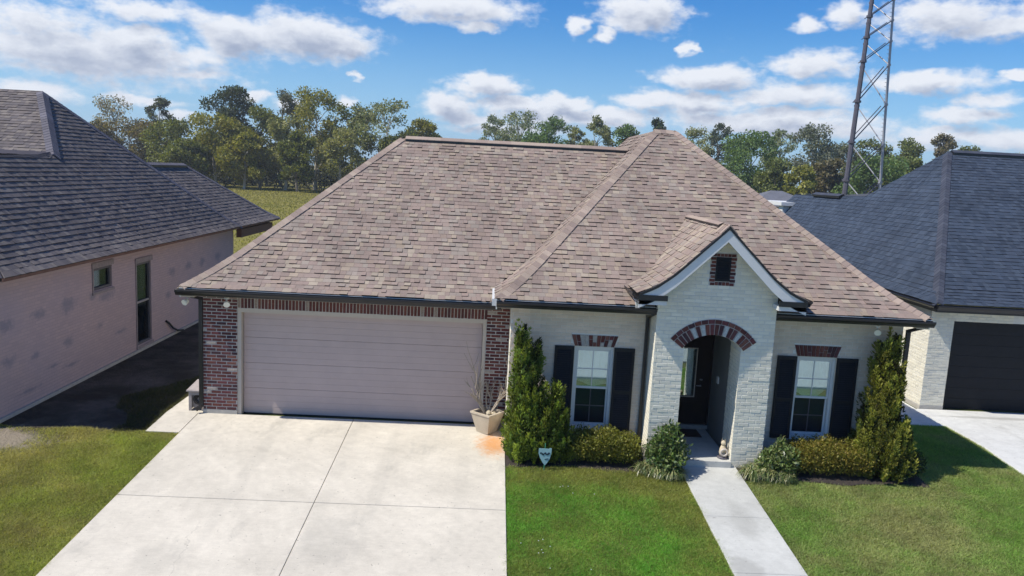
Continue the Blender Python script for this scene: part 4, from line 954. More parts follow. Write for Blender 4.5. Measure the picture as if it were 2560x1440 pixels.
for i, (a, b, z0, z1) in enumerate(wins):
    mb = MB(); t = .06
    mb.box(LW - .10, LW - .03, a + .002, a + t, z0 + .002, z1 - .002); mb.box(LW - .10, LW - .03, b - t, b - .002, z0 + .002, z1 - .002); mb.box(LW - .10, LW - .03, a + t, b - t, z0 + .002, z0 + t); mb.box(LW - .10, LW - .03, a + t, b - t, z1 - t, z1 - .002)
    w = mb.build('window', MT['frame_dark'], NL)
    if i:
        zm = (z0 + z1) / 2 + .02
        MB().box(LW - .09, LW - .04, a + t + .001, b - t - .001, zm, zm + .05).build('meeting_rail', MT['wood_grey'], w)
        for q0, q1 in ((z0 + t, zm), (zm + .05, z1 - t)): MB().box(LW - .08, LW - .076, a + t + .001, b - t - .001, q0 + .001, q1 - .001).build('pane', MT['screen'], w)
        MB().box(LW - .15, LW - .13, a + t, b - t, zm + .35, z1 - t).build('blind', MT['cream'], w)
    else:
        MB().box(LW - .08, LW - .076, a + t + .001, b - t - .001, z0 + t + .001, z1 - t - .001).build('pane', MT['screen'], w)
    MB().box(LW - .9, LW - .88, a - .2, b + .2, z0 - .2, z1 + .2).build('dark_room', MT['darkroom'], w)
    mb = MB(); mb.box(LW + .002, LW + .028, a - .06, b + .06, z1 + .01, z1 + .14); mb.box(LW + .002, LW + .022, a - .05, a - .004, z0 - .02, z1 + .008)
    mb.box(LW + .002, LW + .03, a - .06, b + .06, z0 - .09, z0 - .022); mb.build('window_trim', MT['trim_dark'], w)
fN, iN, xN = profile([(0, 0), (.4, .30), (4.26, 3.92)])
d1 = 4.26 - 1.9
NA = Facet((LX, -1.43, LZ), (0, 1, 0), (-1, 0, 0), fN, lambda d: d if d < d1 else (7.54 - 1.55 * (4.26 - d)) + 1.43, lambda d: 13.2 - d, 4.26, xN)
zb1 = LZ + fN(d1); yb1 = 7.54 - 1.55 * 1.9
fq, _, xq = profile([(0, 0), (1.55 * 1.9, LZ + 3.92 - zb1)])
NB = Facet((LX - d1, yb1 - .25, zb1 + .0), (-1, 0, 0), (0, 1, 0), lambda d: fq(d - .25), lambda d: -.02 + max(0, d - .25) / 1.55, lambda d: 11.0, 1.55 * 1.9 + .25, [])
fr, _, xr = profile([(0, 0), (.4, .24), (2.74, 1.97)])
NC = Facet((LX + .002, 11.12, LZ - .004), (0, 1, 0), (-1, 0, 0), fr, lambda d: -1.5, lambda d: 5.50 - d, 2.74, xr)
ND = Facet((LX, 16.62, LZ), (-1, 0, 0), (0, -1, 0), fr, lambda d: d, lambda d: 10.0, 2.74, xr)
NE = Facet((LX, 11.12, LZ), (-1, 0, 0), (0, 1, 0), fr, lambda d: d, lambda d: 10.0, 2.74, xr)
NF = Facet((LX, -1.43 + 13.2, LZ), (-1, 0, 0), (0, -1, 0), fN, lambda d: d, lambda d: 12, 4.26, xN)
NG = Facet((LX, -1.43, LZ), (-1, 0, 0), (0, 1, 0), fN, lambda d: d, lambda d: 12, d1, xN)
mb = MB()
for q in (NA, NB, NC, ND, NF, NG): q.deck(mb, .5)
# roof behind the ridges (never facing the street) closes the volume
mb.add([(LX - d1, -1.43 + d1, zb1 - .03), (LX - d1, yb1 + .3, zb1 - .03), (-16, yb1 + .3, zb1 - .03), (-16, -1.43 + d1, zb1 - .03)], [(0, 1, 2, 3)])
mb.c = [(.05, .047, .058)] * len(mb.f)
nroof = mb.build('roof', MT['shingle'], NL, cols=True)
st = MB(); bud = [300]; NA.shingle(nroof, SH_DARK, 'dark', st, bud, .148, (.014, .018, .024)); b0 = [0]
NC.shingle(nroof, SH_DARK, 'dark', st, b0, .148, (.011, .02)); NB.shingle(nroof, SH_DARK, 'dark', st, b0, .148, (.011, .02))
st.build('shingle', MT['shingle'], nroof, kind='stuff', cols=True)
SHD = [(.11, .104, .118), (.125, .118, .135)]
cp = MB()
hip_caps([NA.pt(NA.R(d), d, .012) for d in (0, .4, 2, 4.26)], ((-1, 0, 0), .92), ((0, -1, 0), .92), nroof, SHD, stuff=cp)
hip_caps([NC.pt(NC.R(d), d, .012) for d in (0, .4, 1.5, 2.74)], ((-1, 0, 0), .72), ((0, -1, 0), .72), nroof, SHD, stuff=cp)
hip_caps([NA.pt(NA.L(d), d, .03) for d in (d1 + .01, 3.2, 4.26)], ((-1, 0, 0), .92), ((0, 1, 0), .6), nroof, SHD, stuff=cp)
cp.build('hip_shingle', MT['shingle'], nroof, kind='stuff', cols=True)
MB().box(-16, LX - d1 + .02, yb1 - .27, yb1 - .24, zb1 - .24, zb1 - .15).build('fascia', MT['black_metal'], NL)  # black strip: the shadow band below this overhang put into its colour
ridge_vent((LX - 2.74, 10.2, LZ + 1.96), (LX - 2.74, 13.8, LZ + 1.96), nroof, SHD)
MB().box(LX - .012, LX + .014, -1.43, 16.62, LZ - .07, LZ - .02).build('fascia', MT['wood_brown'], NL)
MB().box(LW + .004, LX - .014, -1.4, 16.6, LZ - .085, LZ - .07).build('soffit', MT['wood_brown'], NL)
mb = MB(); mb.box(LX - .35, LX - .17, wy1 + .01, 16.3, LZ - .46, LZ - .17); mb.box(-8, LX - .36, 16.1, 16.3, LZ - .46, LZ - .17); mb.build('patio_beam', MT['wood_brown'], NL)
MB().box(LX - .34, LX - .18, 16.1, 16.29, 0, LZ - .47).build('patio_post', MT['wood_brown'], NL)
cb = MB(); cb.tube([(LW + .03, 6.55, .50), (LW + .04, 6.7, .42), (LW + .06, 6.95, .22), (LW + .09, 7.2, .10), (LW + .16, 7.45, .06)], .028, 8)
cb.build('drain_pipe', MT['rubber'], NL)

# ================================================================== neighbour on the right
NR = thing('white_brick_house', (20.0, 5.0, 0.0), 'house at right with slate blue shingle roof, white brick and a black garage door', 'house')
RX, RY = 15.60, 2.663
OX0, OZ = 16.165, 2.225; OX1 = OX0 + 4.9
mb = MB(); mb.box(RX, OX0, RY, RY + .25, 0, 2.55); mb.box(OX0, OX1, RY, RY + .25, OZ, 2.55); mb.box(OX1, 26, RY, RY + .25, 0, 2.55); mb.box(RX, RX + .2, RY + .25, 13.2, 0, 2.55)
rwall = mb.build('wall', MT['pmortar'], NR)
hole = lambda z: [(OX0, OX1)] if z < OZ else []
lst = course_bricks(RX, 17.6, .12, 2.5, hole); lst.sort(key=lambda q: q[0])
lay(facing((0, RY, 0), 0), lst, WHITE_ME, rwall, 'painted_brick', 130, lambda: random.randrange(5), jit=.003, stuffname='painted_brickwork', stuffmat=MT['painted'])
lay(facing((RX, 0, 0), rad(-90)), [(-c, z, w) for c, z, w in course_bricks(RY, 7.0, .12, 2.5, none)], WHITE_ME, rwall, 'painted_brick', 0, lambda: random.randrange(5), jit=.004, stuffname='painted_brick_side', stuffmat=MT['painted'])
mb = MB(); mb.box(RX - .012, OX0 - .0, RY - .013, RY + .25, 0, .11); mb.box(RX - .012, RX + .2, RY + .25, 13.2, 0, .11); mb.build('footing', MT['slab'], NR)
mb = MB(); mb.box(OX0 - .045, OX0 - .002, RY - .014, RY - .001, .12, OZ + .04) if False else mb.box(OX0 + .002, OX0 + .04, RY + .01, RY + .16, .01, OZ - .002); mb.box(OX0 + .04, OX1, RY + .01, RY + .16, OZ - .05, OZ - .002); mb.build('garage_frame', MT['shutter'], NR)
gd = MB().box(OX0 + .04, OX1, RY + .18, RY + .22, .015, OZ - .05).build('garage_door', MT['shutter'], NR)
for k in range(8):
    z0 = .02 + k * .268; MB().hexa([(OX0 + .045, RY + .165, z0), (OX1, RY + .165, z0), (OX1, RY + .179, z0), (OX0 + .045, RY + .179, z0), (OX0 + .045, RY + .17, z0 + .262), (OX1, RY + .17, z0 + .262), (OX1, RY + .179, z0 + .262), (OX0 + .045, RY + .179, z0 + .262)]).build('door_section', MT['shutter'], gd)
RE = (15.44, 2.20, 2.69)
fF, _, xF = profile([(0, 0), (.6, .24), (6.0, 3.78)]); kf = 3.2 / 6.0
fS, _, xS = profile([(0, 0), (.6 * kf, .24), (3.2, 3.78)])
RA = Facet(RE, (1, 0, 0), (0, 1, 0), fF, lambda d: d * kf, lambda d: 12.0, 6.0, xF)
def RB_R(d): return 6.0 + (3.2 - d) / 3.2 * 6.5 if d > 1.95 else 15.8 - .75 * d
RBf = Facet(RE, (0, 1, 0), (1, 0, 0), fS, lambda d: d / kf, RB_R, 3.2, xS)
mb = MB(); RA.deck(mb, .5); RBf.deck(mb, .3)
tz = RE[2] + 3.78; mb.add([(18.64, 8.2, tz), (27.4, 8.2, tz), (27.4, 16, 2.7), (16.5, 13.0, 2.7)], [(0, 1, 2, 3)])
zl = RE[2] + fS(1.95); mb.add([(RE[0] + 1.95, 10.7, zl), (20, 10.7, zl), (20, 16.5, zl), (RE[0] + 1.95, 16.5, zl)], [(0, 1, 2, 3)])
mb.c = [(.06, .066, .08)] * len(mb.f)
rroof = mb.build('roof', MT['shingle'], NR, cols=True)
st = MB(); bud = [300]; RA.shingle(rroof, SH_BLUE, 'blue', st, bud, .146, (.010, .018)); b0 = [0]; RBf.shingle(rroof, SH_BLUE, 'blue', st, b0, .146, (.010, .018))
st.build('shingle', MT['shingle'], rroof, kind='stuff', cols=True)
SHB = [(.05, .057, .078), (.044, .05, .07), (.056, .063, .084)]; cp = MB()
hip_caps([RA.pt(RA.L(d), d, .012) for d in (0, .3, .6, 2, 4, 6)], ((0, 1, 0), .64), ((1, 0, 0), 1.2), rroof, SHB, w=.12, stuff=cp)
cp.build('hip_shingle', MT['shingle'], rroof, kind='stuff', cols=True)
ridge_vent((18.75, 8.2, tz), (27, 8.2, tz), rroof, SHB)
ridge_vent((RE[0] + 1.95, 12.2, zl + .02), (RE[0] + 1.95, 14.6, zl + .02), rroof, SHB)
MB().box(RE[0], 27, RE[1] - .012, RE[1] + .012, RE[2] - .20, RE[2] - .02).build('fascia', MT['black_metal'], NR)
gutter('gutter', RE[0] - .05, 27, 'x', RE[1] - .014, RE[2] - .03, -1, NR)
MB().box(RE[0] - .012, RE[0] + .012, RE[1], 14, RE[2] - .20, RE[2] - .02).build('fascia', MT['black_metal'], NR)
gutter('gutter', RE[1] - .05, 14, 'y', RE[0] - .014, RE[2] - .03, -1, NR)
MB().box(RE[0] + .014, 27, RE[1] + .014, RY - .02, RE[2] - .2, RE[2] - .18).build('soffit', MT['black_metal'], NR)
MB().box(RE[0] + .014, RX - .002, RY, 14, RE[2] - .2, RE[2] - .18).build('soffit', MT['black_metal'], NR)

# patio cover behind, far houses
t = thing('patio_cover', (17.2, 16.0, 0), 'flat white patio roof on a post, seen in the gap between the two roofs', 'patio cover')
mb = MB(); mb.box(16.5, 19.0, 15.7, 18.5, 4.42, 4.56); mb.build('flat_roof', MT['white'], t)
mb = MB(); mb.box(16.62, 17.05, 15.85, 16.3, 0, 4.41); mb.build('post', MT['pmortar'], t); MB().box(18.6, 18.8, 18.1, 18.3, 0, 4.41).build('post', MT['pmortar'], t)
def far_house(x, y, w, dpt, hw_, hr, label):
    t = thing('far_house', (x, y, 0), label, 'house', 'grey houses beyond the gap')
    MB().box(x - w / 2, x + w / 2, y - dpt / 2, y + dpt / 2, 0, hw_).build('wall', MT['grey_wall'], t)
    e = .5; i = min(w, dpt) / 2 * .95; z = hw_
    mb = MB(); mb.add([(x - w / 2 - e, y - dpt / 2 - e, z), (x + w / 2 + e, y - dpt / 2 - e, z), (x + w / 2 + e, y + dpt / 2 + e, z), (x - w / 2 - e, y + dpt / 2 + e, z), (x - max(w / 2 - i, .3), y - max(dpt / 2 - i, .05), z + hr), (x + max(w / 2 - i, .3), y - max(dpt / 2 - i, .05), z + hr), (x + max(w / 2 - i, .3), y + max(dpt / 2 - i, .05), z + hr), (x - max(w / 2 - i, .3), y + max(dpt / 2 - i, .05), z + hr)],
        [(0, 1, 5, 4), (1, 2, 6, 5), (2, 3, 7, 6), (3, 0, 4, 7), (4, 5, 6, 7), (3, 2, 1, 0)]); mb.build('roof', MT['grey_roof'], t)
    w_ = MB().box(x - 1.0, x + .4, y - dpt / 2 - .05, y - dpt / 2 + .05, 1.0, 2.2).build('window', MT['white'], t); MB().box(x - .9, x + .3, y - dpt / 2 - .07, y - dpt / 2 - .055, 1.1, 2.1).build('pane', MT['screen'], w_)
far_house(41.5, 86, 9, 8, 2.6, 1.9, 'pale grey far house with pyramid roof, left of the pair seen in the gap')
far_house(50.0, 88, 8, 8, 2.6, 1.8, 'lower grey far house right of its twin, partly behind the thin pale tree trunk')

# light afternoon haze over the fields
hz = MB().box(-602, 602, -62, 902, -3.6, 36).build('haze', None, None, kind='stuff'); hz['label'] = 'thin pale haze paling the far trees'
am = bpy.data.materials.new('air'); am.use_nodes = True; at_ = am.node_tree; at_.nodes.clear(); ab = NT(at_)
av = ab.n('ShaderNodeVolumePrincipled'); av.inputs['Color'].default_value = (.86, .92, 1, 1); av.inputs['Density'].default_value = .00042; av.inputs['Anisotropy'].default_value = .2
at_.links.new(av.outputs[0], ab.n('ShaderNodeOutputMaterial').inputs['Volume']); hz.data.materials.append(am)

# ================================================================== lattice tower
TW = thing('lattice_tower', (40.5, 60.9, 0), 'tall three legged steel lattice tower rising behind the slate blue roof', 'tower')
TC = Vector((40.5, 60.9)); base = [Vector((38.4, 59.0)), Vector((40.45, 63.6)), Vector((42.42, 60.5))]
def leg(i, z):
    w = 1 - .0222 * (z - 6); p = TC + (base[i] - TC) * max(w, .25); return Vector((p.x, p.y, z))
LV = [0.0, 2.5, 6.0, 9.6, 13.4, 17.1, 19.3, 21.2, 23.1, 25, 27, 29, 31, 33]
for i, (r0, m_) in enumerate(((.27, MT['galv_dark']), (.22, MT['galv_dark']), (.15, MT['galv']))):  # one steel in two tones: haze on the right leg painted in
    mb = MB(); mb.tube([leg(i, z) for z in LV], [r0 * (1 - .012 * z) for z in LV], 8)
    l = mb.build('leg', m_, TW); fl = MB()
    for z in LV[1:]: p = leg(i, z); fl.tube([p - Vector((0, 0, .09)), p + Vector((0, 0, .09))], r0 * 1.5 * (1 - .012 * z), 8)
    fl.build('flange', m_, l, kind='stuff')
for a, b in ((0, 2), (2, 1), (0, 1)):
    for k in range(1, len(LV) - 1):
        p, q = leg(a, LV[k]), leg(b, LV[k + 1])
        m_ = MT['galv_dark'] if a == 0 else MT['galv']  # far braces coloured paler for the same haze
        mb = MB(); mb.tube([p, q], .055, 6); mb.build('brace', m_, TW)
        if a == 0 and b == 2:
            mb = MB(); mb.tube([p + Vector((.1, 2.2, .0)) * .5, q + Vector((-.2, .6, -.1))], .045, 6); mb.build('brace', m_, TW)
pg = MB()
for k in range(80):
    z = 1 + k * .38; p = leg(2, z); pg.bar(p, p + Vector((-.32 if k % 2 else -.30, -.05, 0)), .035)
pg.build('climbing_peg', MT['galv'], TW, kind='stuff')

# ================================================================== small things round the house
t = thing('storage_box', (-.90, .30, 0.02), 'weathered grey hose box with sloping lid against the red brick pier', 'storage box')
mb = MB(); x0, x1, y0, y1 = -1.02, -.71, .12, .68
mb.box(x0, x0 + .03, y0, y1, .05, .43); mb.box(x1 - .02, x1, y0, y1, .05, .43); mb.box(x0 + .03, x1 - .02, y1 - .03, y1, .05, .43); mb.box(x0 + .03, x1 - .02, y0 + .06, y0 + .08, .08, .42); mb.build('cabinet', MT['wood_grey'], t)
mb = MB(); mb.box(x0 - .005, x0 + .055, y0 - .012, y0 - .001, .03, .43); mb.box(x1 - .055, x1, y0 - .012, y0 - .001, .03, .43); mb.box(x0 + .055, x1 - .055, y0 - .012, y0 - .001, .36, .43); mb.build('face_frame', MT['wood_grey'], t)
MB().hexa([(x0 - .04, y0 - .05, .435), (x1 + .01, y0 - .05, .435), (x1 + .01, y1 + .02, .50), (x0 - .04, y1 + .02, .50), (x0 - .04, y0 - .05, .462), (x1 + .01, y0 - .05, .462), (x1 + .01, y1 + .02, .527), (x0 - .04, y1 + .02, .527)]).build('lid', MT['wood_grey'], t)
mb = MB(); c = ((x0 + x1) / 2 + .03, y0 + .02, .26)
for k in range(3): mb.tube([(c[0] + (.10 - .025 * k) * math.cos(a), c[1] + .012 * k, c[2] + (.10 - .025 * k) * math.sin(a)) for a in np.linspace(0, 2 * math.pi, 18)], .012, 6, False)
mb.build('hose_coil', MT['rubber'], t)

PX, PY = 5.10, -.33
pz = G(PY) + .03
t = thing('planter', (PX, PY, pz), 'square tapered pale concrete planter at the right end of the garage door', 'planter')
def ring(h, s, zz): return [(PX + h * sx, PY + h * sy, pz + zz) for sx, sy in s]
ang = rad(-84); sq = [(math.cos(ang + i * math.pi / 2), math.sin(ang + i * math.pi / 2)) for i in range(4)]
mb = MB(); lv = [(.205, 0), (.21, .02), (.335, .385), (.355, .39), (.355, .425), (.295, .425), (.285, .36)]
vs = [p for h, zz in lv for p in ring(h, sq, zz)]
mb.add(vs, [(i * 4 + j, i * 4 + (j + 1) % 4, (i + 1) * 4 + (j + 1) % 4, (i + 1) * 4 + j) for i in range(len(lv) - 1) for j in range(4)] + [(3, 2, 1, 0)])
mb.build('pot', MT['planter'], t)
mb = MB(); mb.add(ring(.268, sq, .365), [(0, 1, 2, 3)]); mb.build('soil', MT['soil'], t)
for (dx, dy, s, h) in ((.02, -.10, .055, .11), (.12, -.02, .06, .07)):
    mb = MB(); n = 7; random.seed(int(s * 1000))
    vs = []; 
    for zz, r in ((0, .9), (.5, 1.0), (.9, .6)):
        for j in range(n): a = 2 * math.pi * j / n; rr = s * r * random.uniform(.75, 1.15); vs.append((PX + dx + rr * math.cos(a), PY + dy + rr * math.sin(a), pz + .36 + h * zz))
    mb.add(vs, [(i * n + j, i * n + (j + 1) % n, (i + 1) * n + (j + 1) % n, (i + 1) * n + j) for i in range(2) for j in range(n)] + [tuple(2 * n + j for j in range(n))])
    o = mb.build('stone', MT['stone_pale'], None); tag(o, 'taller pale upright stone in the planter' if h > .1 else 'squat pale stone in the planter near its right rim', 'stone', 'stones in the planter')
random.seed(11)
def twigs(mb, p, d, l, r, depth):
    q = Vector(p) + Vector(d) * l; m_ = (Vector(p) + q) / 2 + Vector((random.uniform(-1, 1), random.uniform(-1, 1), 0)) * l * .06
    mb.tube([p, m_, q], [r, r * .85, r * .65], 5)
    if depth:
        for k in range(random.choice((2, 3))):
            s = random.uniform(.4, 1.0); o = Vector(p) + Vector(d) * l * s
            nd_ = (Vector(d) + Vector((random.uniform(-.6, .6), random.uniform(-.6, .6), random.uniform(0, .3)))).normalized()
            twigs(mb, o, nd_, l * random.uniform(.5, .75), r * .6, depth - 1)
t = thing('dead_shrub', (PX, PY, pz + .365), 'bare dried shrub of thin pale twigs standing in the concrete planter', 'dead plant')
for k in range(9):
    a = random.uniform(0, 6.28); mb = MB(); dv = Vector((.55 * math.cos(a), .40 * math.sin(a), 1.0)).normalized()
    if k == 0: dv = Vector((-.42, .05, 1)).normalized()
    twigs(mb, (PX + .05 * math.cos(a), PY + .05 * math.sin(a), pz + .36), dv, random.uniform(.42, .66) if k else .82, .016, 2); mb.build('stem', MT['twig'], t)

gx, gy = 6.17, -1.95
t = thing('yard_sign', (gx, gy, G(gy)), 'small pale blue shield shaped yard sign on a green stake before the conifer', 'sign')
mb = MB(); mb.tube([(gx, gy + .012, G(gy) - .1), (gx, gy + .012, G(gy) + .52)], .009, 6); mb.build('stake', MT['green_stake'], t)
shp = [(-.115, .14), (-.10, .155), (.07, .15), (.085, .165), (.12, .16), (.115, .06), (.09, -.04), (.045, -.12), (.01, -.165), (-.03, -.12), (-.085, -.03), (-.115, .06)]
mb = MB(); zc = G(gy) + .27; n = len(shp); mb.add([(gx + x, gy, zc + z) for x, z in shp] + [(gx + x, gy + .008, zc + z) for x, z in shp], [tuple(range(n)), tuple(range(2 * n - 1, n - 1, -1))] + [(i, i + n, (i + 1) % n + n, (i + 1) % n) for i in range(n)])
pl = mb.build('sign_panel', MT['sign'], t)
mb = MB(); pts = [(gx - .085 + .17 * i / 16, gy - .003, zc + .055 + .018 * math.sin(i * .95) + .012 * math.sin(i * 2.3)) for i in range(17)]
for a, b in zip(pts[:-1], pts[1:]): mb.bar(a, b, .004, .02 + .008 * random.random(), (0, 0, 1))
mb.bar((gx + .0, gy - .003, zc - .05), (gx + .065, gy - .003, zc - .035), .004, .014); mb.build('sign_print', MT['sign_dark'], pl)

sx, sy = 9.60, -1.36; sz = .04
t = thing('garden_statue', (sx, sy, sz), 'small pale stone figure holding a wreath at the foot of the right porch pier', 'statue')
mb = MB(); mb.lathe([(0, 0), (.10, 0), (.105, .02), (.09, .035), (0, .04)], (sx, sy, sz), 14); mb.build('base', MT['galv_dark'], t)
mb = MB(); mb.lathe([(.0, .035), (.055, .04), (.07, .10), (.062, .17), (.045, .22), (.03, .245), (0, .25)], (sx, sy + .015, sz), 14); mb.build('body', MT['stone_pale'], t, smooth=True)
mb = MB(); mb.lathe([(0, .235), (.03, .24), (.045, .27), (.046, .30), (.03, .335), (0, .345)], (sx, sy + .01, sz), 12); mb.lathe([(.0, .33), (.012, .335), (.0, .385)], (sx - .03, sy + .01, sz), 6); mb.lathe([(.0, .33), (.012, .335), (.0, .385)], (sx + .03, sy + .01, sz), 6); mb.build('head', MT['stone_pale'], t, smooth=True)
mb = MB(); mb.tube([(sx + .062 * math.cos(a), sy - .075, sz + .13 + .062 * math.sin(a)) for a in np.linspace(0, 2 * math.pi, 20)], .022, 8, False); mb.build('wreath', MT['cream'], t, smooth=True)
o = MB().hexa([(8.80, -.25, .046), (9.50, -.25, .046), (9.50, .22, .046), (8.80, .22, .046), (8.805, -.245, .062), (9.495, -.245, .062), (9.495, .215, .062), (8.805, .215, .062)]).build('doormat', MT['mat'], None)
tag(o, 'dark brown doormat in front of the porch door', 'doormat')

# ================================================================== planting
def fbm(x, y, s, seed=0):
    r = np.random.default_rng(seed); v = 0
    for k in range(6):
        a, b, p = r.uniform(-1, 1) * s * (1.6 ** k) * .6, r.uniform(-1, 1) * s * (1.6 ** k) * .6, r.uniform(0, 6.28)
        q = r.uniform(0, 6.28); v = v + np.sin(a * x + b * y + p + 1.3 * np.sin(b * x - a * y + q)) / (1.25 ** k)
    return v / 3.0
def unit(v): return v / np.maximum(np.linalg.norm(v, axis=-1, keepdims=True), 1e-9)
def leaf_quads(C, A, B):
    """rhombus leaves: centre, long half axis, short half axis"""
    return np.stack([C - A, C + B - A * .1, C + A, C - B - A * .1], axis=1)
def lawn(name, poly_ok, x0, x1, y0, y1, dens, colf, label=None, hmin=.02, hmax=.052):
    n = int((x1 - x0) * (y1 - y0) * dens)
    x = rng.uniform(x0, x1, n); y = rng.uniform(y0, y1, n); ok = poly_ok(x, y); x, y = x[ok], y[ok]; n = len(x)
    z = np.where(y < 0, .0708 * y, 0.0) - .004
    a = rng.uniform(0, 2 * np.pi, n); w = rng.uniform(.004, .0075, n); pt_ = fbm(x, y, 2.2, 5); h = rng.uniform(hmin, hmax, n) * (1 + .35 * pt_)
    ln = rng.normal(0, .95, (n, 2)) * h[:, None]
    b = np.stack([x, y, z], 1); s = np.stack([np.cos(a) * w, np.sin(a) * w, np.zeros(n)], 1)
    tip = b + np.concatenate([ln, h[:, None]], 1)
    P = np.stack([b - s, b + s, tip], 1)
    o = quadmesh(name, P, colf(x, y, n), MT['grass'], None, 'stuff')
    if label: o['label'] = label
    return o
def pal(x, y, n, green, tan, bias, seed):
    k = np.clip(.5 + .55 * fbm(x, y, 1.1, seed) + .35 * fbm(x, y, 4.5, seed + 1) + bias + rng.normal(0, .18, n), 0, 1)[:, None]
    c = np.array(green) * (1 - k) + np.array(tan) * k
    return c * rng.uniform(.65, 1.35, (n, 1))
GREEN, GREEN2, TAN, OLIVE, STRAW = (.15, .38, .05), (.215, .37, .075), (.20, .17, .065), (.135, .15, .035), (.26, .20, .10)
def edge_wob(y): return .03 * np.sin(y * 5.3) + .02 * np.sin(y * 13.1)
def mid_ok(x, y): return (x > 5.45 + .5 * edge_wob(y)) & (x < 8.75 + edge_wob(y)) & (y < -1.80 + .06 * np.sin(x * 3.1))
def mid_col(x, y, n): return pal(x, y, n, GREEN, (.30, .31, .09), -.22 + .55 * np.clip((y + 2.9) / 1.0, 0, 1) + .45 * np.clip((x - 7.9) / .9, 0, 1) - .0 * x, 3)
lawn('lawn_grass', mid_ok, 5.4, 8.9, -7.0, -1.6, 9000, mid_col, 'rich green lawn between driveway and front walk')
def right_ok(x, y): return (x > 9.80 + edge_wob(y)) & (x < 15.51) & (y < np.where(x < 13.3, -2.0 + .06 * np.sin(x * 3.1), 1.36))
def right_col(x, y, n): return pal(x, y, n, GREEN2, (.365, .37, .165), .05 + .32 * np.exp(-((x - 10.6) ** 2 / 1.2 + (y + 2.3) ** 2 / .35)) - .25 * np.clip((x - 12.5) / 2, 0, 1) + .18 * np.exp(-((x - 11.9) ** 2 + (y + 3.9) ** 2 * .6)), 11)
lawn('lawn_grass', right_ok, 9.7, 15.6, -7.0, 1.4, 7500, right_col, 'patchy olive lawn right of the front walk')
def left_ok(x, y): return (x < -.76 - .5 * edge_wob(y)) & (y < -.98 + .05 * np.sin(x * 4)) & (((x + 3.75) * .8) ** 2 + ((y + 1.6) * 1.5) ** 2 + .55 * fbm(x, y, 2.2, 61) > .7 * rng.uniform(.2, 1.9, len(x))) & (fbm(x, y, .9, 33) + np.clip((x + 3.6), -1, 1.4) > -.9)
def left_col(x, y, n): return pal(x, y, n, (.30, .35, .08), (.39, .35, .14), .12 + .25 * np.clip((-2.2 - x) / 2, 0, 1), 17)
lawn('lawn_grass', left_ok, -5.6, -.7, -6.5, -.8, 9000, left_col, 'olive brown lawn left of the driveway')
def yard_ok(x, y): return (x < -1.44) & (x > -3.3) & (y > -1.05) & (fbm(x, y, 1.3, 51) + (x + 2.1) * .8 > -.1)
lawn('lawn_grass', yard_ok, -3.4, -1.4, -1.1, 11, 2600, lambda x, y, n: pal(x, y, n, (.05, .065, .02), (.085, .07, .035), 0, 53), 'thin shaded grass in the gap beside the left house', .02, .07)  # blade colours darkened, putting the gap's shade into the grass
# coarse grass of the field behind
def field_col(x, y, n): return pal(x * .1, y * .1, n, (.22, .21, .05), (.29, .255, .10), 0, 23)
n_ = 60000; x = rng.uniform(-45, 0, n_); y = 14 + 112 * rng.uniform(0, 1, n_) ** 1.3; h = rng.uniform(.06, .16, n_); a = rng.uniform(0, 6.28, n_); w = .02 + y * .0006
bb = np.stack([x, y, 0 * x], 1); ss = np.stack([np.cos(a) * w, np.sin(a) * w, 0 * x], 1); tt = bb + np.stack([rng.normal(0, .05, n_), rng.normal(0, .05, n_), h], 1)
quadmesh('field_grass', np.stack([bb - ss, bb + ss, tt], 1), field_col(x, y, n_), MT['grass'], None, 'stuff')
# clover heads in the middle lawn
cl = MB()
for cx_, cy_, k in ((6.55, -2.75, 5), (5.85, -4.6, 7), (6.35, -5.1, 2)):
    for _ in range(k):
        xx, yy = random.gauss(cx_, .22), random.gauss(cy_, .14)
        if xx > 5.5: cl.lathe([(0, 0), (.008, .003), (.007, .010), (0, .013)], (xx, yy, G(yy) + .045), 5)
o = cl.build('clover_flower', MT['white'], None, kind='stuff'); o['label'] = 'white clover heads scattered in the green lawn'

def shell_leaves(centers, radii, N, size, colors, upb=.3, aspect=.45, inner=.35, jit=.25, flat=None, out_b=.6):
    """N leaves scattered through ellipsoids (mostly near their skin)"""
    centers = np.asarray(centers, float); radii = np.asarray(radii, float)
    vol = radii.prod(1) ** (2 / 3); k = rng.choice(len(centers), N, p=vol / vol.sum())
    d = unit(rng.normal(0, 1, (N, 3))); r = 1 - (1 - inner) * rng.random(N) ** 2.2
    C = centers[k] + d * radii[k] * r[:, None] + rng.normal(0, size * .4, (N, 3))
    ax = unit(d * out_b + rng.normal(0, .7, (N, 3)) + np.array([0, 0, upb])); sd = unit(np.cross(ax, rng.normal(0, 1, (N, 3))))
    L = size * rng.uniform(.6, 1.35, N)[:, None]
    P = leaf_quads(C, ax * L * .5, sd * L * aspect * .5)
    cols = np.asarray(colors); cc = cols[rng.integers(0, len(cols), N)] * rng.uniform(1 - jit, 1 + jit, (N, 1))
    return P, cc
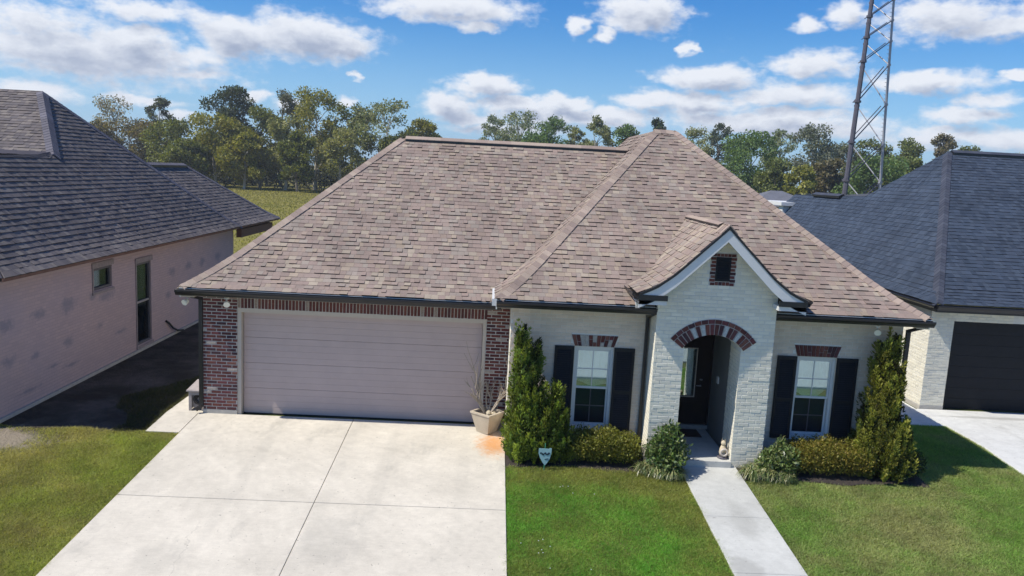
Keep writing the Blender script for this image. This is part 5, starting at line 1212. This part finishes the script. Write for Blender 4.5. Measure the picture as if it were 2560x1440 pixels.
# conifers: upright flame-shaped sprays
def conifer(name, x, y, spikes, label, cols, N, group=None, size=.062):
    z = G(y); t = thing(name, (x, y, z), label, 'conifer', group)
    mb = MB(); Ps = []; Cs = []; tot = sum(h * r for _, _, h, r in spikes)
    for (dx, dy, h, r) in spikes:
        mb.tube([(x + dx * .4, y + dy * .4, z - .05), (x + dx, y + dy, z + h * .4), (x + dx, y + dy, z + h * .78)], [.035, .022, .006], 6)
        n = int(N * h * r / tot); nf = max(10, int(n / 85)); per = 85
        # each flame is a small upright plume on the cone surface
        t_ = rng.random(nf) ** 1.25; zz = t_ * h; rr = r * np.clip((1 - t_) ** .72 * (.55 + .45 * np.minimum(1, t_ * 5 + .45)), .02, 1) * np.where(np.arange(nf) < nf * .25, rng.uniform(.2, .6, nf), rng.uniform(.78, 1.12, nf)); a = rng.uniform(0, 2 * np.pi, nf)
        base = np.stack([x + dx + rr * np.cos(a), y + dy + rr * np.sin(a), z + zz], 1)
        fl = rng.uniform(.18, .42, nf); fw = fl * rng.uniform(.16, .26, nf); lean = np.stack([np.cos(a) * .28, np.sin(a) * .28, np.ones(nf)], 1)
        u = rng.random((nf, per)); q = unit(rng.normal(0, 1, (nf, per, 3)))
        C = base[:, None, :] + unit(lean)[:, None, :] * (fl[:, None, None] * u[..., None]) + q * (fw[:, None, None] * (np.sin(np.pi * np.clip(u * .86 + .12, 0, 1)) ** .8)[..., None])
        ax = unit(lean[:, None, :] + q * .75 + rng.normal(0, .25, (nf, per, 3))); sd = unit(np.cross(ax, rng.normal(0, 1, (nf, per, 3))))
        L = size * rng.uniform(.6, 1.3, (nf, per, 1))
        P = leaf_quads(C.reshape(-1, 3), (ax * L * .5).reshape(-1, 3), (sd * L * .17).reshape(-1, 3))
        pal_ = np.asarray(cols); base_c = pal_[rng.integers(0, len(pal_), nf)] * rng.uniform(.45, 1.95, (nf, 1)) * np.where(np.arange(nf) < nf * .25, .22, 1)[:, None]  # inner plumes darkened: old inner foliage plus painted-in shade of the gaps
        Cs.append(np.repeat(base_c, per, axis=0) * rng.uniform(.75, 1.25, (nf * per, 1))); Ps.append(P)
    mb.build('trunk', MT['bark'], t)
    quadmesh('foliage', np.concatenate(Ps), np.concatenate(Cs), MT['leaf'], t)
THUJA = [(0.1328, 0.1783, 0.0286), (0.1716, 0.2128, 0.033), (0.0996, 0.1437, 0.0264), (0.1993, 0.23, 0.0374), (0.0775, 0.1208, 0.0264)]
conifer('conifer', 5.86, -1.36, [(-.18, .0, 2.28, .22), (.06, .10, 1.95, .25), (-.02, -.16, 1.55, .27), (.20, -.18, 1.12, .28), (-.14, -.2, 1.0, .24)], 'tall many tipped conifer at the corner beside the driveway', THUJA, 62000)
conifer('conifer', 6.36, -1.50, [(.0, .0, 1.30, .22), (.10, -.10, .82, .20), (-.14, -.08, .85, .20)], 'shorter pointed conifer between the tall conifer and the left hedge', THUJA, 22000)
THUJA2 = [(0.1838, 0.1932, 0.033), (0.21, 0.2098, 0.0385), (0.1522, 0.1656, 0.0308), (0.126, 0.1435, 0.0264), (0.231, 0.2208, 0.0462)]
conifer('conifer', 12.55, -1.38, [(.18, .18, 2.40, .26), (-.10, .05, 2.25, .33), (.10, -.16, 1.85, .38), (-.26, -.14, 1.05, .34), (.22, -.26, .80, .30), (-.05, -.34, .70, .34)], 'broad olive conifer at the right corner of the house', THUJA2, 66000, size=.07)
def boxhedge(name, x0, x1, y0, y1, h, label, cols, N, leg_=.05):
    xc, yc = (x0 + x1) / 2, (y0 + y1) / 2; z = G(yc); t = thing(name, (xc, yc, z), label, 'hedge', 'clipped hedges under the front windows')
    cs = []; rs = []; k = int((x1 - x0) / .16)
    for i in range(k + 1):
        xx = x0 + .16 + (x1 - x0 - .32) * i / k; top = h * (.93 + .07 * math.sin(i * 1.7)) * (1 - .16 * abs(2 * i / k - 1) ** 3)
        for yy, hh in ((y0 + .16, top * .93), (yc, top), (y1 - .16, top * .98)):
            cs.append((xx, yy, z + leg_ + (hh - leg_) * .52)); rs.append((.19, .19, (hh - leg_) * .5))
    P, c = shell_leaves(cs, rs, N, .048, cols, .35, .5, .5, .32)
    quadmesh('foliage', P, c, MT['leaf'], t)
    mb = MB()
    for i in range(9):
        xx = x0 + .15 + (x1 - x0 - .3) * i / 8; mb.tube([(xx, yc, z - .03), (xx + random.uniform(-.08, .08), yc + random.uniform(-.1, .1), z + h * .55)], [.014, .006], 5)
    mb.build('stems', MT['bark'], t)
HEDGE = [(0.1725, 0.1848, 0.03), (0.207, 0.2072, 0.036), (0.138, 0.1568, 0.028), (0.23, 0.2128, 0.045)]
HEDGE2 = [(0.184, 0.1736, 0.03), (0.2185, 0.1904, 0.034), (0.2415, 0.1848, 0.04), (0.161, 0.1624, 0.028)]
boxhedge('hedge', 6.60, 7.98, -1.76, -1.06, .66, 'clipped olive green hedge under the left window', HEDGE, 16000)
boxhedge('hedge', 10.75, 12.35, -1.88, -1.06, .66, 'clipped bronze tinted hedge under the right window', HEDGE2, 17000)
def shrub(name, x, y, blobs, label, cols, N, size, m_='leaf_shiny', cat='shrub', stems=7):
    z = G(y); t = thing(name, (x, y, z), label, cat)
    P, c = shell_leaves([(x + a, y + b, z + h) for a, b, h, r in blobs], [(r, r, r * .95) for *_, r in blobs], N, size, cols, .35, .48, .3, .35, out_b=.9)
    quadmesh('foliage', P, c, MT[m_], t); mb = MB()
    for i in range(stems):
        a, b, h, r = blobs[i % len(blobs)]; mb.tube([(x + a * .2, y + b * .2, z - .03), (x + a * .7, y + b * .7, z + h * .6), (x + a, y + b, z + h)], [.016, .011, .005], 5)
    mb.build('stems', MT['bark'], t)
GARD = [(.09, .145, .036), (.12, .175, .045), (.065, .115, .03), (.17, .20, .07)]
shrub('shrub', 8.42, -1.80, [(0, 0, .62, .24), (-.14, -.02, .42, .26), (.16, .02, .40, .25), (.02, -.14, .30, .27), (.06, .06, .78, .15), (-.02, .10, .45, .25)], 'rounded glossy green shrub left of the porch opening', GARD, 3400, .085)
shrub('shrub', 10.42, -1.72, [(0, 0, .30, .22), (.14, .05, .44, .17), (-.12, -.06, .22, .18), (.22, -.10, .26, .22), (.18, .12, .60, .08), (.32, 0, .36, .2)], 'loose glossy green shrub beside the right porch pier', [(.11, .16, .045), (.15, .20, .06), (.08, .12, .035), (.2, .22, .09)], 2600, .075)
shrub('shrub', 12.95, -1.62, [(0, 0, .35, .28), (.22, .1, .28, .24), (-.2, -.15, .25, .25)], 'low dark green shrub in shade beyond the right conifer', [(.04, .065, .02), (.05, .08, .02)], 2200, .07, 'leaf')
def liriope(name, x, y, clumps, label, N):
    z = G(y); t = thing(name, (x, y, z), label, 'grass clump', 'strap leaved clumps beside the front walk'); Ps = []; Cs = []
    for cx_, cy_, r, h in clumps:
        n = N // len(clumps); a = rng.uniform(0, 6.28, n); d = np.stack([np.cos(a), np.sin(a)], 1); L = rng.uniform(.6, 1.1, n) * r; hh = h * rng.uniform(.6, 1.1, n)
        b = np.stack([x + cx_ + rng.normal(0, r * .16, n), y + cy_ + rng.normal(0, r * .16, n)], 1); w = rng.uniform(.006, .011, n)
        sd = np.stack([-d[:, 1], d[:, 0], 0 * a], 1); prev = None
        yel = rng.random(n) < .33
        col = np.where(yel[:, None], np.array([.34, .33, .15]), np.array([.11, .155, .045])) * rng.uniform(.65, 1.3, (n, 1))
        for s in range(6):
            u = s / 5; p = np.stack([b[:, 0] + d[:, 0] * L * u, b[:, 1] + d[:, 1] * L * u, z + hh * (1 - (1.55 * u - .86) ** 2 / .74 * 1.0) * .95 + .0], 1)
            p[:, 2] = z + hh * np.clip(2.9 * u - 2.55 * u * u, -.05, 2); ww = (w * (1 - u * .8))[:, None]
            if prev is not None: Ps.append(np.stack([prev[0] - sd * prev[1], prev[0] + sd * prev[1], p + sd * ww, p - sd * ww], 1)); Cs.append(col)
            prev = (p, ww)
    quadmesh('blades', np.concatenate(Ps), np.concatenate(Cs), MT['leaf_shiny'], t)
    mb = MB().lathe([(.06, -.02), (.05, .05), (0, .07)], (x, y, z), 8); mb.build('crown_base', MT['bark'], t)
liriope('strap_leaf_clump', 8.25, -2.0, [(-.22, .12, .26, .24), (.0, .02, .28, .24), (.22, -.06, .28, .24), (.10, .18, .24, .28), (.34, .02, .22, .2)], 'pale edged strap leaf clump left of the front walk', 900)
liriope('strap_leaf_clump', 10.12, -1.95, [(-.14, .0, .28, .26), (.12, .05, .28, .26), (.34, -.02, .26, .22), (-.02, .2, .24, .26), (.5, -.06, .2, .2)], 'pale edged strap leaf clump right of the front walk', 900)

# ---- trees
TREES = [
(-70.0,142,15.7,4.7,'greybare'),(-60.3,140,15.8,2.7,'darkthin'),(-60.6,128,11.0,6.2,'brown'),(-49.4,122,10.9,6.0,'olive'),(-45.8,136,18.2,5.6,'dark'),(-42.2,119,12.1,6.5,'yellow'),(-36.4,124,13.9,5.4,'olive'),(-36.6,138,18.3,4.3,'greydark'),(-27.7,128,18.0,6.5,'yellow'),(-30.6,119,12.4,4.3,'pale'),(-20.7,125,15.3,5.2,'olive'),(-14.1,121,16.4,5.5,'open'),(-8.0,126,13.4,4.2,'yellow'),(-65.3,126,10.0,4.0,'brown'),(-27.8,116,9.8,3.4,'olive'),(-21.4,118,10.9,3.8,'pale'),(-11.5,119,10.8,3.8,'olive'),(-36.6,116,9.3,4.0,'yellow'),(-45.4,115,7.5,4.0,'olive'),
(4.4,150,16.5,3.6,'open'),(9.6,146,17.5,5.1,'open'),(15.9,142,16.3,4.7,'green'),(20.8,146,14.7,3.0,'pale'),(24.1,138,16.6,3.1,'pale'),(29.5,134,15.0,3.8,'green'),(35.7,138,16.6,2.8,'dark'),(45.8,142,15.7,4.2,'pale'),(48.2,138,16.5,2.7,'darkthin'),(45.9,112,13.6,5.1,'green'),(60.1,138,15.8,3.6,'open'),(58.4,118,15.7,4.2,'grey'),(70.6,132,13.4,3.9,'grey'),(73.3,128,14.4,4.3,'olive'),(77.6,124,14.6,4.4,'olive'),(86.8,130,16.1,3.1,'brown'),(94.1,132,14.3,3.9,'olive'),(100.1,128,13.2,4.1,'pale'),(47.7,104,9.0,3.8,'olive'),(54.0,100,9.4,3.3,'brown'),(59.4,96,10.0,4.9,'green'),(65.6,98,10.1,3.5,'olive'),(11.9,130,12.5,4.5,'green'),(38.5,130,12.9,3.4,'pale'),(48.7,96,8.1,2.3,'yellow')]
KIND = {  # colours, crown start, leaf count, leaf size, clumps, words
 'greybare': ([(.15, .14, .12), (.19, .17, .14)], .35, 1300, .34, 26, 'thin half bare grey'),
 'darkthin': ([(.045, .055, .035), (.06, .07, .045)], .40, 1700, .34, 24, 'narrow dark'),
 'brown': ([(.10, .085, .045), (.115, .095, .05), (.085, .08, .04)], .12, 3600, .38, 26, 'brownish rust leaved'),
 'olive': ([(.085, .10, .028), (.11, .12, .032), (.065, .08, .026)], .14, 3800, .38, 26, 'olive green'),
 'dark': ([(.035, .045, .022), (.045, .06, .026), (.028, .038, .02)], .20, 5600, .38, 22, 'dense dark green'),
 'yellow': ([(.14, .14, .028), (.17, .16, .035), (.10, .11, .026)], .14, 4200, .38, 26, 'yellow green'),
 'greydark': ([(.075, .08, .06), (.06, .065, .045), (.10, .10, .07)], .35, 2200, .36, 18, 'tall grey green'),
 'pale': ([(.15, .16, .07), (.18, .18, .09), (.12, .13, .055)], .25, 2300, .36, 22, 'pale green'),
 'open': ([(.13, .15, .085), (.16, .17, .10), (.10, .12, .065)], .30, 2100, .36, 26, 'open airy pale green'),
 'green': ([(.07, .11, .035), (.09, .13, .04), (.055, .085, .03)], .14, 3800, .38, 26, 'mid green'),
 'grey': ([(.095, .105, .075), (.12, .125, .09), (.08, .09, .06)], .38, 2700, .36, 22, 'grey green round headed'),
}
def place_words(x, y):
    if x < 0:
        px = 1280 + 1953 * ((x - 5.04) / (y + 15.5)); 
        return 'in the wood at left'
    return 'in the tree line behind the houses'
def tree(x, y, H, R, kind, label):
    cols, c0, N, ls, nc, _ = KIND[kind]; z = 0.0
    t = thing(kind_name(kind), (x, y, 0), label, 'tree', 'trees of the left wood' if x < 0 else 'trees of the right tree line')
    r = np.random.default_rng(int(abs(x * 37) + y * 11)); zc0 = H * c0; cs = []; rs = []
    for i in range(nc):
        u = (i + r.random()) / nc; zz = zc0 + (H - zc0) * (.08 + .86 * u)
        env = R * (math.sin(math.pi * min(.98, .18 + .74 * (zz - zc0) / (H - zc0))) ** .75)
        a = r.uniform(0, 6.28); q = env * r.uniform(.25, .95) ** .8; s = R * r.uniform(.20, .36) * (1.15 if kind in ('dark', 'green', 'grey') else .9)
        zz = min(zz, H - s * .7); cs.append((x + q * math.cos(a), y + q * math.sin(a), zz)); rs.append((s * 1.1, s * 1.1, s * .8))
    cs.append((x + r.uniform(-.2, .2) * R, y, H - R * .22)); rs.append((R * .26, R * .26, R * .24))
    P, c = shell_leaves(cs, rs, int(N * 2.0), ls * 1.15, np.array(cols) * (np.array([1.85, 1.72, 1.4]) if x < 0 else np.array([1.75, 1.75, 1.75])), .1, .62, .2, .35)
    quadmesh('crown', P, c, MT['leaf'], t)
    mb = MB(); tr = .10 + H * .011; lean = r.uniform(-.5, .5)
    top = Vector((x + lean * .6, y, H * .72)); mid = Vector((x + lean, y + r.uniform(-.3, .3), H * .36))
    mb.tube([(x, y, -.2), (x + lean * .4, y, H * .16), mid, top], [tr * 1.25, tr, tr * .7, tr * .25], 7)
    for i in r.permutation(len(cs))[:12]:
        e = Vector(cs[i]); k = min(max((e.z - R * .5) / (H * .72), .18), .92); s = Vector((x, y, 0)).lerp(mid, min(k * 2, 1)) if k < .5 else mid.lerp(top, (k - .5) * 2)
        s.z = k * H * .72 if k >= .5 else s.z
        mb.tube([s, s.lerp(e, .5) + Vector((0, 0, .25)), e], [tr * .32, tr * .2, tr * .07], 5)
    mb.build('trunk', MT['bark_pale'] if kind in ('open', 'pale', 'yellow', 'greybare', 'grey') else MT['bark'], t)
def kind_name(k): return {'greybare': 'bare_tree', 'dark': 'oak_tree', 'open': 'willow_tree'}.get(k, 'broadleaf_tree')
# ordering words so that each tree can be pointed out
from collections import defaultdict
side = defaultdict(list)
for i, (x, y, H, R, k) in enumerate(TREES): side[(x < 0, k)].append(((x - 5.04) / (y + 15.5), i))
ORD = ['leftmost', 'second from left', 'third from left', 'fourth from left', 'fifth from left', 'sixth from left', 'seventh from left']
lab = {}
for (lf, k), L in side.items():
    L.sort(); where = 'in the left wood' if lf else 'in the right tree line'
    for j, (_, i) in enumerate(L):
        w = KIND[k][5]; lab[i] = f'{w} tree {where}' if len(L) == 1 else f'{ORD[j]} of the {w} trees {where}'
for i, (x, y, H, R, k) in enumerate(TREES): tree(x, y, H, R, k, lab[i])
# shade-loving brush below and the wood further back: one mass each
def mass(name, x0, x1, y0, y1, h, N, cols, label, ls=.5, hv=.5):
    xs = rng.uniform(x0, x1, 260); ys_ = rng.uniform(y0, y1, 260); hh = h * (1 - hv + hv * (.5 + .5 * fbm(xs, ys_, .18, 41))) * rng.uniform(.6, 1.1, 260)
    cs = np.stack([xs, ys_, hh * .45], 1); rs = np.stack([rng.uniform(1.6, 3.2, 260), rng.uniform(1.6, 3, 260), hh * .55], 1)
    P, c = shell_leaves(cs, rs, N, ls, cols, .2, .6, .2, .35); P[:, :, 2] = np.maximum(P[:, :, 2], .02)
    o = quadmesh(name, P, c, MT['leaf'], None, 'stuff'); o['label'] = label
mass('undergrowth', -85, -2, 124, 150, 6.5, 26000, [(.04, .048, .022), (.055, .06, .026), (.03, .036, .018)], 'dark brush filling the wood at left below the crowns')
mass('woodland', -95, 4, 152, 172, 11, 20000, [(.05, .06, .028), (.07, .075, .03)], 'far wood closing the view behind the left trees', .6)
mass('woodland', 4, 135, 148, 172, 10.5, 26000, [(.09, .105, .055), (.11, .12, .065), (.08, .09, .045)], 'far pale tree belt behind the right roofs', .6)
mass('undergrowth', 28, 105, 104, 122, 6.0, 15000, [(.065, .075, .03), (.09, .085, .04), (.08, .065, .035)], 'tangled brush in front of the right tree line', .45)
